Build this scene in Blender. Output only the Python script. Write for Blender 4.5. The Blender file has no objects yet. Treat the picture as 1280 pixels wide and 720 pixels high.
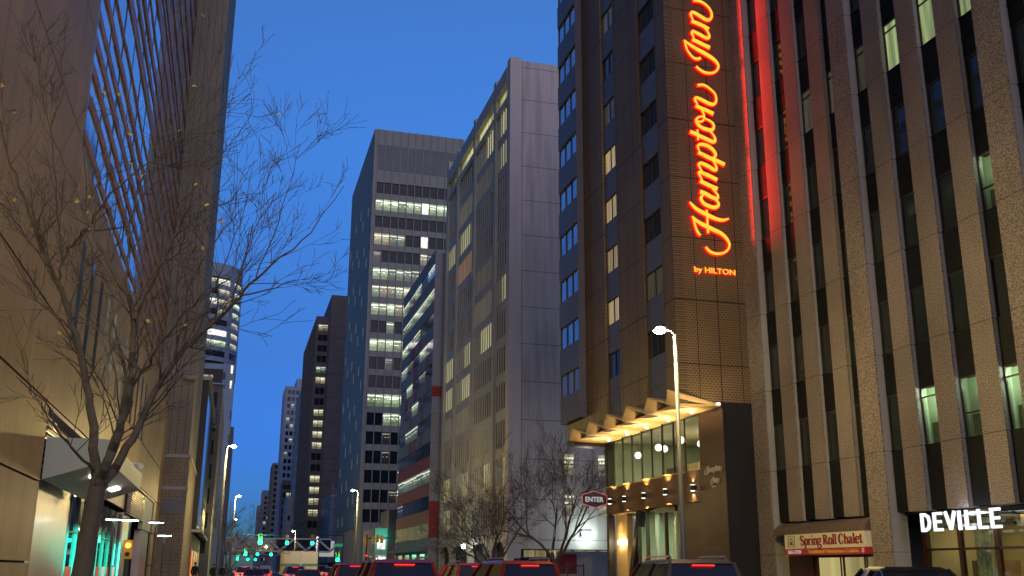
import bpy, math, random
from mathutils import Vector, Matrix
from mathutils.geometry import tessellate_polygon
R = math.radians
EK = .25
SKY_RAMP = [(.04, (.13, .36, 1.05)), (.12, (.29, .42, .88)), (.2, (.46, .50, .78)), (.28, (.62, .62, .84)), (.4, (.92, .88, 1.08)), (.55, (1.25, 1.0, 1.15))]
SKY_STR = .12
SUN_STR = .27
SMALL_EMIT = {'lit green white office', 'lit dimmer office', 'lit warm office', 'faint office', 'lamp lens', 'green signal on', 'led strip', 'headlight', 'orange lettering', 'pale lettering', 'red lamp on', 'orange signal on', 'white lamp'}
SC = bpy.context.scene
COL = SC.collection
rng = random.Random(7)

# ------------------------------------------------------------------ mesh helpers
class MB:
    def __init__(s): s.v = []; s.f = []; s.m = []
    def add(s, vs, fs, m=0):
        o = len(s.v); s.v += [tuple(p) for p in vs]
        for f in fs: s.f.append([o + i for i in f]); s.m.append(m)
    def box(s, x0, x1, y0, y1, z0, z1, m=0):
        if x0 > x1: x0, x1 = x1, x0
        if y0 > y1: y0, y1 = y1, y0
        if z0 > z1: z0, z1 = z1, z0
        vs = [(x, y, z) for z in (z0, z1) for y in (y0, y1) for x in (x0, x1)]
        s.add(vs, [(0, 2, 3, 1), (4, 5, 7, 6), (0, 1, 5, 4), (2, 6, 7, 3), (0, 4, 6, 2), (1, 3, 7, 5)], m)
    def hexa(s, b, t, m=0):           # bottom 4 points (ccw), top 4 points
        s.add(list(b) + list(t), [(3, 2, 1, 0), (4, 5, 6, 7), (0, 1, 5, 4), (1, 2, 6, 5), (2, 3, 7, 6), (3, 0, 4, 7)], m)
    def quad(s, a, b, c, d, m=0): s.add([a, b, c, d], [(0, 1, 2, 3)], m)
    def prism(s, pts, fn, a, b, m=0):   # closed 2D outline, fn(p, depth) -> xyz
        n = len(pts)
        vs = [fn(p, a) for p in pts] + [fn(p, b) for p in pts]
        tris = tessellate_polygon([[Vector((p[0], p[1], 0)) for p in pts]])
        fs = [tuple(t) for t in tris] + [tuple(n + i for i in reversed(t)) for t in tris]
        fs += [(i, (i + 1) % n, n + (i + 1) % n, n + i) for i in range(n)]
        s.add(vs, fs, m)
    def tube(s, pts, rad, n=8, cap=True, m=0):
        pts = [Vector(p) for p in pts]
        if not isinstance(rad, (list, tuple)): rad = [rad] * len(pts)
        rings = []; up = None
        for i, p in enumerate(pts):
            t = (pts[min(i + 1, len(pts) - 1)] - pts[max(i - 1, 0)])
            if t.length < 1e-9: t = Vector((0, 0, 1))
            t.normalize()
            if up is None:
                up = t.orthogonal().normalized()
            else:
                up = up - t * up.dot(t)
                up = up.normalized() if up.length > 1e-6 else t.orthogonal().normalized()
            w = t.cross(up)
            rings.append([p + (up * math.cos(2 * math.pi * k / n) + w * math.sin(2 * math.pi * k / n)) * rad[i] for k in range(n)])
        vs = [q for r_ in rings for q in r_]; fs = []
        for i in range(len(pts) - 1):
            for k in range(n):
                fs.append((i * n + k, i * n + (k + 1) % n, (i + 1) * n + (k + 1) % n, (i + 1) * n + k))
        if cap:
            fs.append(tuple(reversed(range(n)))); fs.append(tuple((len(pts) - 1) * n + k for k in range(n)))
        s.add(vs, fs, m)
    def ball(s, c, r, n=12, m=0, sz=1.0):
        vs = []; fs = []; h = n // 2
        for i in range(h + 1):
            a = math.pi * i / h
            for k in range(n):
                b = 2 * math.pi * k / n
                vs.append((c[0] + r * math.sin(a) * math.cos(b), c[1] + r * math.sin(a) * math.sin(b), c[2] + r * sz * math.cos(a)))
        for i in range(h):
            for k in range(n):
                fs.append((i * n + k, (i + 1) * n + k, (i + 1) * n + (k + 1) % n, i * n + (k + 1) % n))
        s.add(vs, fs, m)

ORG = {}
def link(o): COL.objects.link(o); return o
def build(mb, name, mats, parent=None, smooth=False, kind=None, label=None):
    if not isinstance(mats, (list, tuple)): mats = [mats]
    off = ORG.get(parent.name, Vector((0, 0, 0))) if parent else Vector((0, 0, 0))
    # a part's own origin sits in the middle of its geometry
    n = len(mb.v)
    c = Vector((0, 0, 0))
    if parent and n:
        xs = [p[0] for p in mb.v]; ys = [p[1] for p in mb.v]; zs = [p[2] for p in mb.v]
        c = Vector(((min(xs) + max(xs)) / 2, (min(ys) + max(ys)) / 2, (min(zs) + max(zs)) / 2))
    me = bpy.data.meshes.new(name)
    me.from_pydata([(p[0] - c.x, p[1] - c.y, p[2] - c.z) for p in mb.v], [], mb.f)
    for m_ in mats: me.materials.append(m_)
    if len(mats) > 1: me.polygons.foreach_set('material_index', mb.m)
    if smooth: me.polygons.foreach_set('use_smooth', [True] * len(me.polygons))
    me.update()
    o = link(bpy.data.objects.new(name, me))
    if parent:
        o.parent = parent; o.location = c - off
    ORG[o.name] = c if parent else Vector((0, 0, 0))
    if kind: o['kind'] = kind
    if label: o['label'] = label
    return o
def thing(name, label, cat, loc=(0, 0, 0), group=None):
    o = link(bpy.data.objects.new(name, None)); o.empty_display_size = .3
    o.location = loc; o['label'] = label; o['category'] = cat
    if group: o['group'] = group
    ORG[o.name] = Vector(loc)
    return o
def tag(o, label, cat, group=None):
    o['label'] = label; o['category'] = cat
    if group: o['group'] = group
    return o
KIDS = {}
def copy_tree(o, loc, rz=0.0, label=None, group=None):
    def rec(a, p):
        c = a.copy(); link(c)
        if p: c.parent = p
        for k in a.children: rec(k, c)
        return c
    r_ = rec(o, None); r_.location = loc; r_.rotation_euler = (0, 0, rz)
    if label: r_['label'] = label
    if group: r_['group'] = group
    return r_
def light(name, kind, loc, power, color, parent=None, size=.1, rot=None, spot=None, blend=.5):
    d = bpy.data.lights.new(name, kind); d.energy = power * EK; d.color = color
    if kind in ('POINT', 'SPOT'): d.shadow_soft_size = size
    if kind == 'AREA': d.size = size
    if spot: d.spot_size = spot; d.spot_blend = blend
    o = link(bpy.data.objects.new(name, d))
    off = ORG.get(parent.name, Vector((0, 0, 0))) if parent else Vector((0, 0, 0))
    if parent: o.parent = parent
    o.location = Vector(loc) - off
    if rot: o.rotation_euler = rot
    return o

# ------------------------------------------------------------------ materials
class NT:
    def __init__(s, name):
        s.m = bpy.data.materials.new(name); s.m.use_nodes = True
        s.t = s.m.node_tree; s.b = s.t.nodes['Principled BSDF']; s.out = s.t.nodes['Material Output']
    def n(s, typ, **kw):
        q = s.t.nodes.new(typ)
        for k, v in kw.items(): setattr(q, k, v)
        return q
    def l(s, a, b): s.t.links.new(a, b)
    def pos(s):
        if not hasattr(s, '_p'):
            s._p = s.n('ShaderNodeNewGeometry').outputs['Position']
            q = s.n('ShaderNodeSeparateXYZ'); s.l(s._p, q.inputs[0]); s.xyz = q.outputs
        return s._p
    def math(s, op, a, b=None, c=None):
        q = s.n('ShaderNodeMath', operation=op)
        for i, v in enumerate((a, b, c)):
            if v is None: continue
            if isinstance(v, (int, float)): q.inputs[i].default_value = v
            else: s.l(v, q.inputs[i])
        return q.outputs[0]
    def noise(s, scale, detail=3, vec=None, rough=.55):
        q = s.n('ShaderNodeTexNoise'); q.inputs['Scale'].default_value = scale; q.inputs['Detail'].default_value = detail
        q.inputs['Roughness'].default_value = rough
        s.l(vec if vec is not None else s.pos(), q.inputs['Vector']); return q.outputs['Fac']
    def ramp(s, fac, stops):
        q = s.n('ShaderNodeValToRGB'); e = q.color_ramp.elements
        while len(e) < len(stops): e.new(.5)
        for i, (p, c) in enumerate(stops):
            e[i].position = p; e[i].color = (c, c, c, 1) if isinstance(c, (int, float)) else (*c, 1)
        s.l(fac, q.inputs[0]); return q.outputs[0]
    def mix(s, fac, a, b, mode='MIX'):
        q = s.n('ShaderNodeMix', data_type='RGBA', blend_type=mode)
        for sock, v in ((q.inputs[0], fac), (q.inputs[6], a), (q.inputs[7], b)):
            if isinstance(v, (int, float)): sock.default_value = v
            elif isinstance(v, tuple): sock.default_value = (*v, 1)
            else: s.l(v, sock)
        return q.outputs[2]
    def stretch(s, sx, sy, sz):
        q = s.n('ShaderNodeVectorMath', operation='MULTIPLY'); s.l(s.pos(), q.inputs[0]); q.inputs[1].default_value = (sx, sy, sz)
        return q.outputs[0]
    def groove(s, grooves):           # (axis, pitch, offset, width)
        s.pos(); tot = None
        for ax, pitch, off, w in grooves:
            f = s.math('FRACT', s.math('DIVIDE', s.math('SUBTRACT', s.xyz[ax], off - pitch / 2), pitch))
            d = s.math('MULTIPLY', s.math('ABSOLUTE', s.math('SUBTRACT', f, .5)), pitch)
            g = s.math('LESS_THAN', d, w / 2)
            tot = g if tot is None else s.math('MAXIMUM', tot, g)
        return tot
def pm(name, base, rough=.7, metal=0.0, var=.25, vs=.35, fine=0.0, fs=12, streak=0.0, bump=0.0, bs=20, grooves=None, gdark=.35, spec=.5, coat=0.0):
    t = NT(name); c = base
    if var:
        c = t.mix(t.ramp(t.noise(vs, 4), [(.3, 0), (.7, 1)]), tuple(x * (1 - var) for x in base), tuple(min(1, x * (1 + var)) for x in base))
    if streak:
        st = t.noise(1.0, 4, t.stretch(2.2, 2.2, .12))
        c = t.mix(t.math('MULTIPLY', t.ramp(st, [(.45, 0), (.75, 1)]), streak), c, tuple(x * .45 for x in base))
    if fine:
        f = t.noise(fs, 2)
        c = t.mix(1.0, c, t.ramp(f, [(.35, 1 - fine), (.65, 1 + fine * .6 if 1 + fine * .6 < 1 else 1.0)]), 'MULTIPLY')
    g = None
    if grooves:
        g = t.groove(grooves)
        c = t.mix(g, c, t.mix(1.0, c, (gdark, gdark, gdark), 'MULTIPLY'))
    if isinstance(c, tuple): t.b.inputs['Base Color'].default_value = (*c, 1)
    else: t.l(c, t.b.inputs['Base Color'])
    t.b.inputs['Roughness'].default_value = rough; t.b.inputs['Metallic'].default_value = metal
    t.b.inputs['Specular IOR Level'].default_value = spec
    if coat: t.b.inputs['Coat Weight'].default_value = coat; t.b.inputs['Coat Roughness'].default_value = .06
    if bump:
        bn = t.n('ShaderNodeBump'); bn.inputs['Strength'].default_value = bump; bn.inputs['Distance'].default_value = .02
        h = t.noise(bs, 3)
        if g is not None: h = t.math('SUBTRACT', h, t.math('MULTIPLY', g, 2.0))
        t.l(h, bn.inputs['Height']); t.l(bn.outputs[0], t.b.inputs['Normal'])
    return t.m
def em(name, color, strength, base=(.02, .02, .02)):
    t = NT(name); t.b.inputs['Base Color'].default_value = (*base, 1)
    t.b.inputs['Emission Color'].default_value = (*color, 1); t.b.inputs['Emission Strength'].default_value = strength * EK
    return t.m
def dark_glass(name, base=(.02, .025, .03), metal=0.0, rough=.04, wob=.0, ior=1.5):
    t = NT(name)
    c = t.mix(t.noise(.8, 2), tuple(x * .6 for x in base), tuple(x * 1.4 for x in base))
    t.l(c, t.b.inputs['Base Color']); t.b.inputs['Roughness'].default_value = rough
    t.b.inputs['Metallic'].default_value = metal; t.b.inputs['IOR'].default_value = ior
    if wob:
        bn = t.n('ShaderNodeBump'); bn.inputs['Strength'].default_value = wob; bn.inputs['Distance'].default_value = .05
        t.l(t.noise(.7, 1), bn.inputs['Height']); t.l(bn.outputs[0], t.b.inputs['Normal'])
    return t.m
def clear_glass(name, tint=(.85, .92, .88), refl=(1, 1, 1)):
    t = NT(name)
    tr = t.n('ShaderNodeBsdfTransparent'); tr.inputs[0].default_value = (*tint, 1)
    gl = t.n('ShaderNodeBsdfGlossy'); gl.inputs['Roughness'].default_value = .02; gl.inputs[0].default_value = (*refl, 1)
    lw = t.n('ShaderNodeLayerWeight'); lw.inputs[0].default_value = .5
    fr = t.math('ADD', .04, t.math('MULTIPLY', t.math('POWER', lw.outputs['Facing'], 5.0), .8))
    mx = t.n('ShaderNodeMixShader'); t.l(fr, mx.inputs[0]); t.l(tr.outputs[0], mx.inputs[1]); t.l(gl.outputs[0], mx.inputs[2])
    t.l(mx.outputs[0], t.out.inputs[0]); return t.m
def lit_office(name, wall=(.62, .72, .42), strip=(1, 1, .85), s=.8, horiz=0, dark=.3):
    """the lit room behind an office pane: ceiling strips above, desks and partitions below, each pane its own"""
    s = s * EK; t = NT(name)
    tc = t.n('ShaderNodeTexCoord'); q = t.n('ShaderNodeSeparateXYZ'); t.l(tc.outputs['Generated'], q.inputs[0])
    oi = t.n('ShaderNodeObjectInfo').outputs['Random']
    gz = q.outputs[2]
    wig = t.noise(2.2, 2, t.stretch(1.2, 1.2, .35))
    jit = t.math('MULTIPLY', oi, .12)
    a = t.math('ABSOLUTE', t.math('SUBTRACT', t.math('ADD', gz, jit), t.math('ADD', .82, t.math('MULTIPLY', wig, .12))))
    st1 = t.math('LESS_THAN', a, .045)
    a2 = t.math('ABSOLUTE', t.math('SUBTRACT', gz, t.math('ADD', .55, t.math('MULTIPLY', oi, .1))))
    st2 = t.math('MULTIPLY', t.math('LESS_THAN', a2, .03), t.math('GREATER_THAN', wig, .5))
    st = t.math('MAXIMUM', st1, st2)
    furn = t.math('MULTIPLY', t.math('LESS_THAN', gz, t.math('ADD', .12, t.math('MULTIPLY', t.noise(3.0, 1), .45))), 1 - dark)
    body = t.mix(furn, wall, tuple(x * .22 for x in wall))
    body = t.mix(t.ramp(t.noise(1.6, 2), [(.35, 0), (.65, 1)]), body, t.mix(.5, body, (.05, .06, .05)))
    col = t.mix(st, body, strip)
    t.l(col, t.b.inputs['Emission Color'])
    es = t.math('MULTIPLY', t.math('ADD', .55, t.math('MULTIPLY', oi, .8)), s)
    es = t.math('ADD', es, t.math('MULTIPLY', st, s * 1.1))
    t.l(es, t.b.inputs['Emission Strength'])
    t.b.inputs['Base Color'].default_value = (.02, .025, .03, 1); t.b.inputs['Roughness'].default_value = .06
    return t.m
def curtain(name, color, s, scale=5):
    s = s * EK
    t = NT(name)
    n_ = t.noise(scale, 2, t.stretch(1, 1, .04)); oi = t.n('ShaderNodeObjectInfo').outputs['Random']
    c = t.mix(t.ramp(n_, [(.3, 0), (.7, 1)]), tuple(x * .35 for x in color), color)
    t.l(c, t.b.inputs['Emission Color']); t.l(t.math('MULTIPLY', t.math('ADD', .6, t.math('MULTIPLY', oi, .7)), s), t.b.inputs['Emission Strength'])
    t.b.inputs['Base Color'].default_value = (.02, .02, .02, 1); t.b.inputs['Roughness'].default_value = .08
    return t.m
def mesh_panel(name, base, ax):
    """expanded-metal cladding: staggered little scales, panel joints"""
    t = NT(name); t.pos()
    u = t.xyz[ax]; z = t.xyz[2]
    row = t.math('FLOOR', t.math('DIVIDE', z, .12))
    uu = t.math('ADD', t.math('DIVIDE', u, .2), t.math('MULTIPLY', row, .5))
    fu = t.math('ABSOLUTE', t.math('SUBTRACT', t.math('FRACT', uu), .5))
    fz = t.math('FRACT', t.math('DIVIDE', z, .12))
    hole = t.math('MULTIPLY', t.math('GREATER_THAN', t.math('ADD', fz, fu), .62), t.math('LESS_THAN', fu, .38))
    c = t.mix(t.ramp(t.noise(.3, 3), [(.3, 0), (.7, 1)]), tuple(x * .8 for x in base), tuple(x * 1.2 for x in base))
    c = t.mix(t.math('MULTIPLY', hole, .8), c, tuple(x * .22 for x in base))
    g = t.groove([(2, 3.2, 17.5, .05), (ax, 1.15, 21.15 if ax == 0 else 42.3, .04)])
    c = t.mix(g, c, (.012, .01, .008))
    t.l(c, t.b.inputs['Base Color']); t.b.inputs['Roughness'].default_value = .5; t.b.inputs['Metallic'].default_value = .35
    bn = t.n('ShaderNodeBump'); bn.inputs['Strength'].default_value = .6; bn.inputs['Distance'].default_value = .03
    t.l(t.math('SUBTRACT', fz, t.math('MULTIPLY', hole, .8)), bn.inputs['Height']); t.l(bn.outputs[0], t.b.inputs['Normal'])
    return t.m
def bark(name, base, snow=0.0):
    t = NT(name)
    c = t.mix(t.noise(22, 4, t.stretch(1, 1, .3)), tuple(x * .5 for x in base), tuple(x * 1.5 for x in base))
    if snow:
        gn = t.n('ShaderNodeNewGeometry'); q = t.n('ShaderNodeSeparateXYZ'); t.l(gn.outputs['Normal'], q.inputs[0])
        f = t.math('MULTIPLY', t.math('GREATER_THAN', q.outputs[2], .55), t.ramp(t.noise(1.4, 3), [(.5, 0), (.6, snow)]))
        c = t.mix(f, c, (.7, .72, .75))
    t.l(c, t.b.inputs['Base Color']); t.b.inputs['Roughness'].default_value = .85
    return t.m

# ------------------------------------------------------------------ lettering helpers
def crom(pts, k=5):
    out = []
    P = [pts[0]] + list(pts) + [pts[-1]]
    for i in range(1, len(P) - 2):
        a, b, c, d = P[i - 1], P[i], P[i + 1], P[i + 2]
        for j in range(k):
            s = j / k
            out.append(tuple(.5 * (2 * b[n] + (c[n] - a[n]) * s + (2 * a[n] - 5 * b[n] + 4 * c[n] - d[n]) * s * s + (-a[n] + 3 * b[n] - 3 * c[n] + d[n]) * s ** 3) for n in range(3)))
    out.append(tuple(pts[-1])); return out
def stroke(mb, pts, fn, grow, d0, d1, smooth=True, cap=True, m=0):
    """a brush stroke (x, y, width) laid in a plane: fn(x, y, depth) -> xyz"""
    P = crom(pts) if smooth and len(pts) > 2 else [tuple(p) for p in pts]
    L = []; Rr = []
    for i, p in enumerate(P):
        a = P[max(i - 1, 0)]; b = P[min(i + 1, len(P) - 1)]
        tx, ty = b[0] - a[0], b[1] - a[1]; l_ = math.hypot(tx, ty) or 1; tx /= l_; ty /= l_
        w = p[2] / 2 + grow; x, y = p[0], p[1]
        if i == 0: x -= tx * grow; y -= ty * grow
        if i == len(P) - 1: x += tx * grow; y += ty * grow
        L.append((x - ty * w, y + tx * w)); Rr.append((x + ty * w, y - tx * w))
    n = len(P); vs = []; fs = []
    for d in (d0, d1):
        for q in L: vs.append(fn(q[0], q[1], d))
        for q in Rr: vs.append(fn(q[0], q[1], d))
    for i in range(n - 1):
        a, b, c, d = i, i + 1, n + i + 1, n + i
        fs += [(a, b, c, d), (2 * n + d, 2 * n + c, 2 * n + b, 2 * n + a), (a, 2 * n + a, 2 * n + b, b), (d, c, 2 * n + c, 2 * n + d)]
    fs += [(0, n, 3 * n, 2 * n), (n - 1, 3 * n - 1, 4 * n - 1, 2 * n - 1)]
    mb.add(vs, fs, m)
def text_part(s, name, mat, parent, origin, right, up, width, height=None, depth=.02, bold=0.0, smooth=False):
    cu = bpy.data.curves.new('lettering_curve', 'FONT'); cu.body = s; cu.size = 1; cu.extrude = 0; cu.offset = bold
    cu.resolution_u = 3
    ob = bpy.data.objects.new('tmp', cu); link(ob)
    dg = bpy.context.evaluated_depsgraph_get(); me = bpy.data.meshes.new_from_object(ob.evaluated_get(dg))
    bpy.data.objects.remove(ob)
    xs = [v.co.x for v in me.vertices]; ys = [v.co.y for v in me.vertices]
    x0, x1 = min(xs), max(xs)
    caps = max(ys)
    sx = width / (x1 - x0); sy = (height / caps) if height else sx
    o = Vector(origin); r_ = Vector(right); u = Vector(up); nrm = r_.cross(u)
    mb = MB()
    vs = [o + r_ * ((v.co.x - x0) * sx) + u * (v.co.y * sy) + nrm * depth for v in me.vertices]
    mb.add(vs, [tuple(p.vertices) for p in me.polygons])
    # sides
    from collections import Counter
    cnt = Counter()
    for p in me.polygons:
        for e in p.edge_keys: cnt[e] += 1
    k = len(vs); back = [o + r_ * ((v.co.x - x0) * sx) + u * (v.co.y * sy) for v in me.vertices]
    mb.v += [tuple(b) for b in back]
    for e, c in cnt.items():
        if c == 1: mb.f.append([e[0], e[1], k + e[1], k + e[0]]); mb.m.append(0)
    bpy.data.meshes.remove(me)
    return build(mb, name, mat, parent)
# ------------------------------------------------------------------ palette
M = {}
M['tan_panel'] = pm('tan metal panel', (.29, .2, .1), .55, .1, var=.22, vs=.3, streak=.45, grooves=[(1, 2.27, 30.24, .035)], gdark=.3)
M['gap'] = pm('dark joint', (.015, .013, .012), .9, var=0)
M['fin'] = pm('rust brown fin', (.36, .17, .10), .5, .1, var=.3, vs=.8)
M['sky_glass'] = dark_glass('sky reflecting curtain glass', (.62, .68, .74), .85, .05, wob=.05)
M['teal_glass'] = dark_glass('teal glass', (.05, .09, .09), .3, .05)
M['rib_stone'] = pm('ribbed brown stone', (.27, .235, .18), .8, var=.2, vs=.2, fine=.3, fs=6, grooves=[(0, .62, -7, .05)], gdark=.4)
M['tan_brick'] = pm('tan brick', (.30, .25, .17), .85, var=.2, fine=.5, fs=9, grooves=[(2, .3, 0, .03), (0, .6, 0, .03)], gdark=.6)
M['granite'] = pm('pebbled granite', (.37, .305, .275), .8, var=.16, fine=.8, fs=24, streak=.12, grooves=[(2, 3.75, 2.2, .035)], gdark=.45, bump=.12, bs=20)
M['granite_edge'] = pm('smooth concrete edge', (.33, .315, .285), .8, var=.12, streak=.35, grooves=[(2, 3.75, 2.2, .03)], gdark=.5)
M['black_panel'] = pm('black spandrel', (.008, .009, .011), .6, var=.3, spec=.15)
M['office_glass'] = dark_glass('office glass', (.02, .028, .032), .0, .04)
M['bronze_frame'] = pm('bronze frame', (.05, .035, .028), .4, .5, var=.1)
M['mesh_w'] = mesh_panel('brown expanded mesh street side', (.25, .165, .085), 1)
M['mesh_s'] = mesh_panel('brown expanded mesh sign side', (.25, .165, .085), 0)
M['spandrel'] = pm('grey spandrel panel', (.125, .12, .13), .45, .2, var=.1, grooves=[(2, 3.1, 17.35, .03)], gdark=.5)
M['hotel_glass'] = dark_glass('hotel glass', (.03, .035, .045), .1, .05)
M['blue_glass'] = dark_glass('sky blue bay glass', (.36, .42, .5), .8, .05)
M['warm_curtain'] = curtain('lit curtain', (1, .72, .3), .45)
M['dim_curtain'] = curtain('dim curtain', (.8, .7, .45), .08)
M['bronze_panel'] = pm('dark bronze cladding', (.085, .052, .045), .38, .6, var=.15, grooves=[(1, 1.3, 42.9, .02), (2, 3.3, 6.0, .02)], gdark=.4)
M['black_clad'] = pm('black ribbed cladding', (.016, .013, .014), .5, .2, var=.3, grooves=[(0, .62, 22.4, .03)], gdark=.3)
M['gold'] = pm('champagne metal canopy', (.72, .5, .24), .45, .3, var=.06)
M['clear'] = clear_glass('lobby glass', (.80, .9, .84))
M['white_paint'] = pm('white paint', (.75, .74, .7), .6, var=.05)
M['lobby_wall'] = pm('lobby back wall', (.42, .42, .33), .7, var=.2, vs=.7)
M['lobby_wood'] = pm('lobby wood', (.2, .12, .06), .5, var=.3, vs=2)
M['pink_concrete'] = pm('pale mauve precast', (.44, .40, .375), .85, var=.12, vs=.14, streak=.6, grooves=[(2, 3.62, 4.1, .07)], gdark=.4)
M['pink_plain'] = pm('pale mauve pier', (.44, .40, .37), .85, var=.06, vs=.12, streak=.2)
M['pier_concrete'] = pm('grey concrete fins', (.40, .385, .33), .85, var=.1, streak=.3)
M['fin_glass'] = dark_glass('glass between fins', (.05, .06, .06), .1, .08)
M['fin_lit'] = curtain('lit blinds', (.78, .74, .36), .8, 3)
M['fin_dim'] = curtain('dim blinds', (.55, .52, .32), .2, 3)
M['fin_orange'] = curtain('orange lit blinds', (1, .5, .22), .45, 3)
M['tower_wall'] = pm('weathered concrete', (.215, .22, .20), .85, var=.08, streak=.15)
M['tower_side'] = pm('ribbed concrete side', (.25, .24, .205), .85, var=.1, grooves=[(1, 1.4, 198, .25)], gdark=.75)
M['tower_dark'] = dark_glass('tower dark pane', (.012, .018, .026), .05, .08, ior=1.25)
M['louver_dark'] = pm('dark louvre bay', (.07, .08, .10), .5, var=.15, grooves=[(2, .5, 0, .12)], gdark=.5)
M['office_a'] = lit_office('lit green white office', (.46, .62, .34), s=.85)
M['office_b'] = lit_office('lit dimmer office', (.28, .40, .24), s=.5)
M['office_c'] = lit_office('lit warm office', (.75, .68, .36), s=.6)
M['office_w'] = lit_office('bright white office', (.95, .95, .85), s=1.3, dark=.9)
M['office_dim'] = lit_office('faint office', (.18, .13, .10), s=.16)
M['dark_pane'] = dark_glass('far dark pane', (.015, .018, .024), .05, .1, ior=1.3)
M['grey_panel'] = pm('grey metal panel', (.26, .27, .31), .45, .3, var=.08, grooves=[(2, 3.6, 2.4, .05), (1, 2.4, 120, .04), (0, 1.2, 23.2, .05)], gdark=.6)
M['mirror_panel'] = pm('blue grey reflective panel', (.21, .215, .22), .85, .0, var=.12, vs=.6, spec=.15, grooves=[(1, 2.4, 120, .04)], gdark=.6)
M['red_panel'] = pm('red metal panel', (.28, .022, .02), .65, .0, var=.1)
M['brown_brick'] = pm('brown brick', (.105, .085, .075), .85, var=.1, grooves=[(2, 3.5, 0, .25)], gdark=.7)
M['cream'] = pm('cream concrete', (.30, .285, .25), .8, var=.08)
M['blue_conc'] = pm('blue grey concrete', (.2, .25, .32), .7, var=.1)
M['far_brown'] = pm('far brown concrete', (.13, .11, .10), .8, var=.1)
M['far_grey'] = pm('far grey concrete', (.16, .17, .19), .8, var=.1)
M['blue_metal'] = pm('blue grey metal wall', (.13, .16, .24), .5, .2, var=.1, grooves=[(1, 3.0, 240, .5), (0, 1.2, 24, .2)], gdark=.5)
M['maroon'] = pm('maroon panel', (.06, .02, .022), .5, var=.1)
M['white_wall'] = pm('white render', (.5, .49, .48), .8, var=.1)
M['asphalt'] = pm('asphalt', (.05, .05, .052), .75, var=.3, vs=.6, fine=.4, fs=30, bump=.3, bs=40)
M['paving'] = pm('sidewalk concrete', (.27, .26, .25), .8, var=.15, fine=.2, grooves=[(0, 1.5, 0, .02), (1, 1.5, 0, .02)], gdark=.6)
M['kerb'] = pm('kerb', (.33, .32, .30), .8, var=.1)
M['line'] = pm('road paint', (.7, .7, .66), .7, var=.2, vs=3)
M['ground'] = pm('ground', (.08, .08, .08), .9, var=.3, vs=.05)
M['pole'] = pm('galvanised pole', (.065, .068, .07), .55, .3, var=.1)
M['dark_pole'] = pm('dark painted pole', (.02, .022, .024), .45, .3, var=.1)
M['lamp_lens'] = em('lamp lens', (1, .93, .66), 60)
M['lamp_white'] = em('white lamp', (.85, 1, .95), 40)
M['led'] = em('led strip', (1, .95, .8), 12)
M['globe'] = em('globe lamp', (1, .93, .75), 5)
M['black'] = pm('black plastic', (.012, .012, .012), .4, var=0)
M['yellow_housing'] = pm('yellow signal housing', (.55, .32, .02), .45, var=.1)
M['green_on'] = em('green signal on', (0.0, 1.0, .62), 26)
M['red_on'] = em('red lamp on', (1, .02, .012), 3.5)
M['orange_on'] = em('orange signal on', (1, .28, .03), 7)
M['off_lens'] = pm('unlit lens', (.02, .02, .02), .2, var=0)
M['white_light'] = em('headlight', (1, .95, .85), 10)
M['bark'] = bark('tree bark', (.075, .062, .047))
M['bark2'] = bark('tree bark with snow', (.08, .055, .045), .9)
M['leaf'] = pm('dry leaf', (.50, .34, .10), .7, var=.3, vs=9)
M['sign_core'] = em('yellow orange neon face', (1, .72, .045), 1.0)
M['sign_glow'] = em('red neon edge', (1, .004, .003), 1.6)
M['sign_white'] = em('white letter face', (.92, .95, 1), 1.3)
M['sign_navy'] = pm('navy enamel', (.022, .018, .07), .4, var=.1)
M['sign_rim'] = em('red tube rim', (.9, .16, .1), .55)
M['cream_face'] = em('cream sign face', (.75, .66, .36), .13, base=(.5, .43, .25))
M['red_face'] = em('red sign strip', (.5, .02, .015), .16, base=(.25, .015, .015))
M['red_ink'] = pm('dark red ink', (.25, .008, .008), .5, var=0)
M['orange_ink'] = em('orange lettering', (.85, .38, .03), .45)
M['white_ink'] = em('pale lettering', (.9, .85, .8), .5)
M['grey_letter'] = pm('brushed steel letter', (.6, .57, .5), .4, .5, var=0)
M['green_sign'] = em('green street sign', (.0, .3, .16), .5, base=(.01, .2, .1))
M['awning'] = pm('brown ribbed awning', (.13, .09, .065), .6, var=.15, grooves=[(1, .42, 33, .03)], gdark=.5)
M['shop_lit'] = curtain('lit shop window', (.95, .8, .32), .5, 1.2)
M['curtain_cloth'] = pm('beige drape', (.45, .32, .18), .9, var=.4, vs=4)
M['red_frame'] = pm('dark red brown frame', (.05, .014, .010), .4, .2, var=.1)
M['interior'] = pm('warm interior wall', (.5, .38, .22), .8, var=.1)
M['room_wall'] = pm('pale green room wall', (.6, .64, .5), .8, var=.05)
M['cabinet'] = pm('grey cabinet', (.12, .12, .11), .6, var=.1)
M['brushed'] = pm('brushed metal panel', (.42, .37, .36), .34, .6, var=.08, grooves=[(1, 2.2, 35, .03)], gdark=.4)
M['canopy_white'] = pm('pale green grey fascia', (.42, .47, .40), .6, var=.05)
M['soffit'] = pm('mauve soffit', (.30, .25, .25), .5, .2, var=.06)
M['shop_glass'] = dark_glass('shop front glass', (.03, .05, .07), .15, .03)
M['poster_red'] = em('backlit red poster', (.8, .07, .04), .35, base=(.3, .03, .02))
M['poster_pale'] = em('backlit pale poster', (.85, .8, .75), .4, base=(.5, .5, .5))
M['tyre'] = pm('tyre', (.02, .02, .02), .8, var=0)
M['rim'] = pm('alloy rim', (.4, .4, .42), .3, .8, var=0)
M['car_glass'] = dark_glass('car glass', (.015, .018, .02), 0, .03)
def paint(n_, c): return pm(n_, c, .32, .35, var=0, coat=.8)
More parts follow.
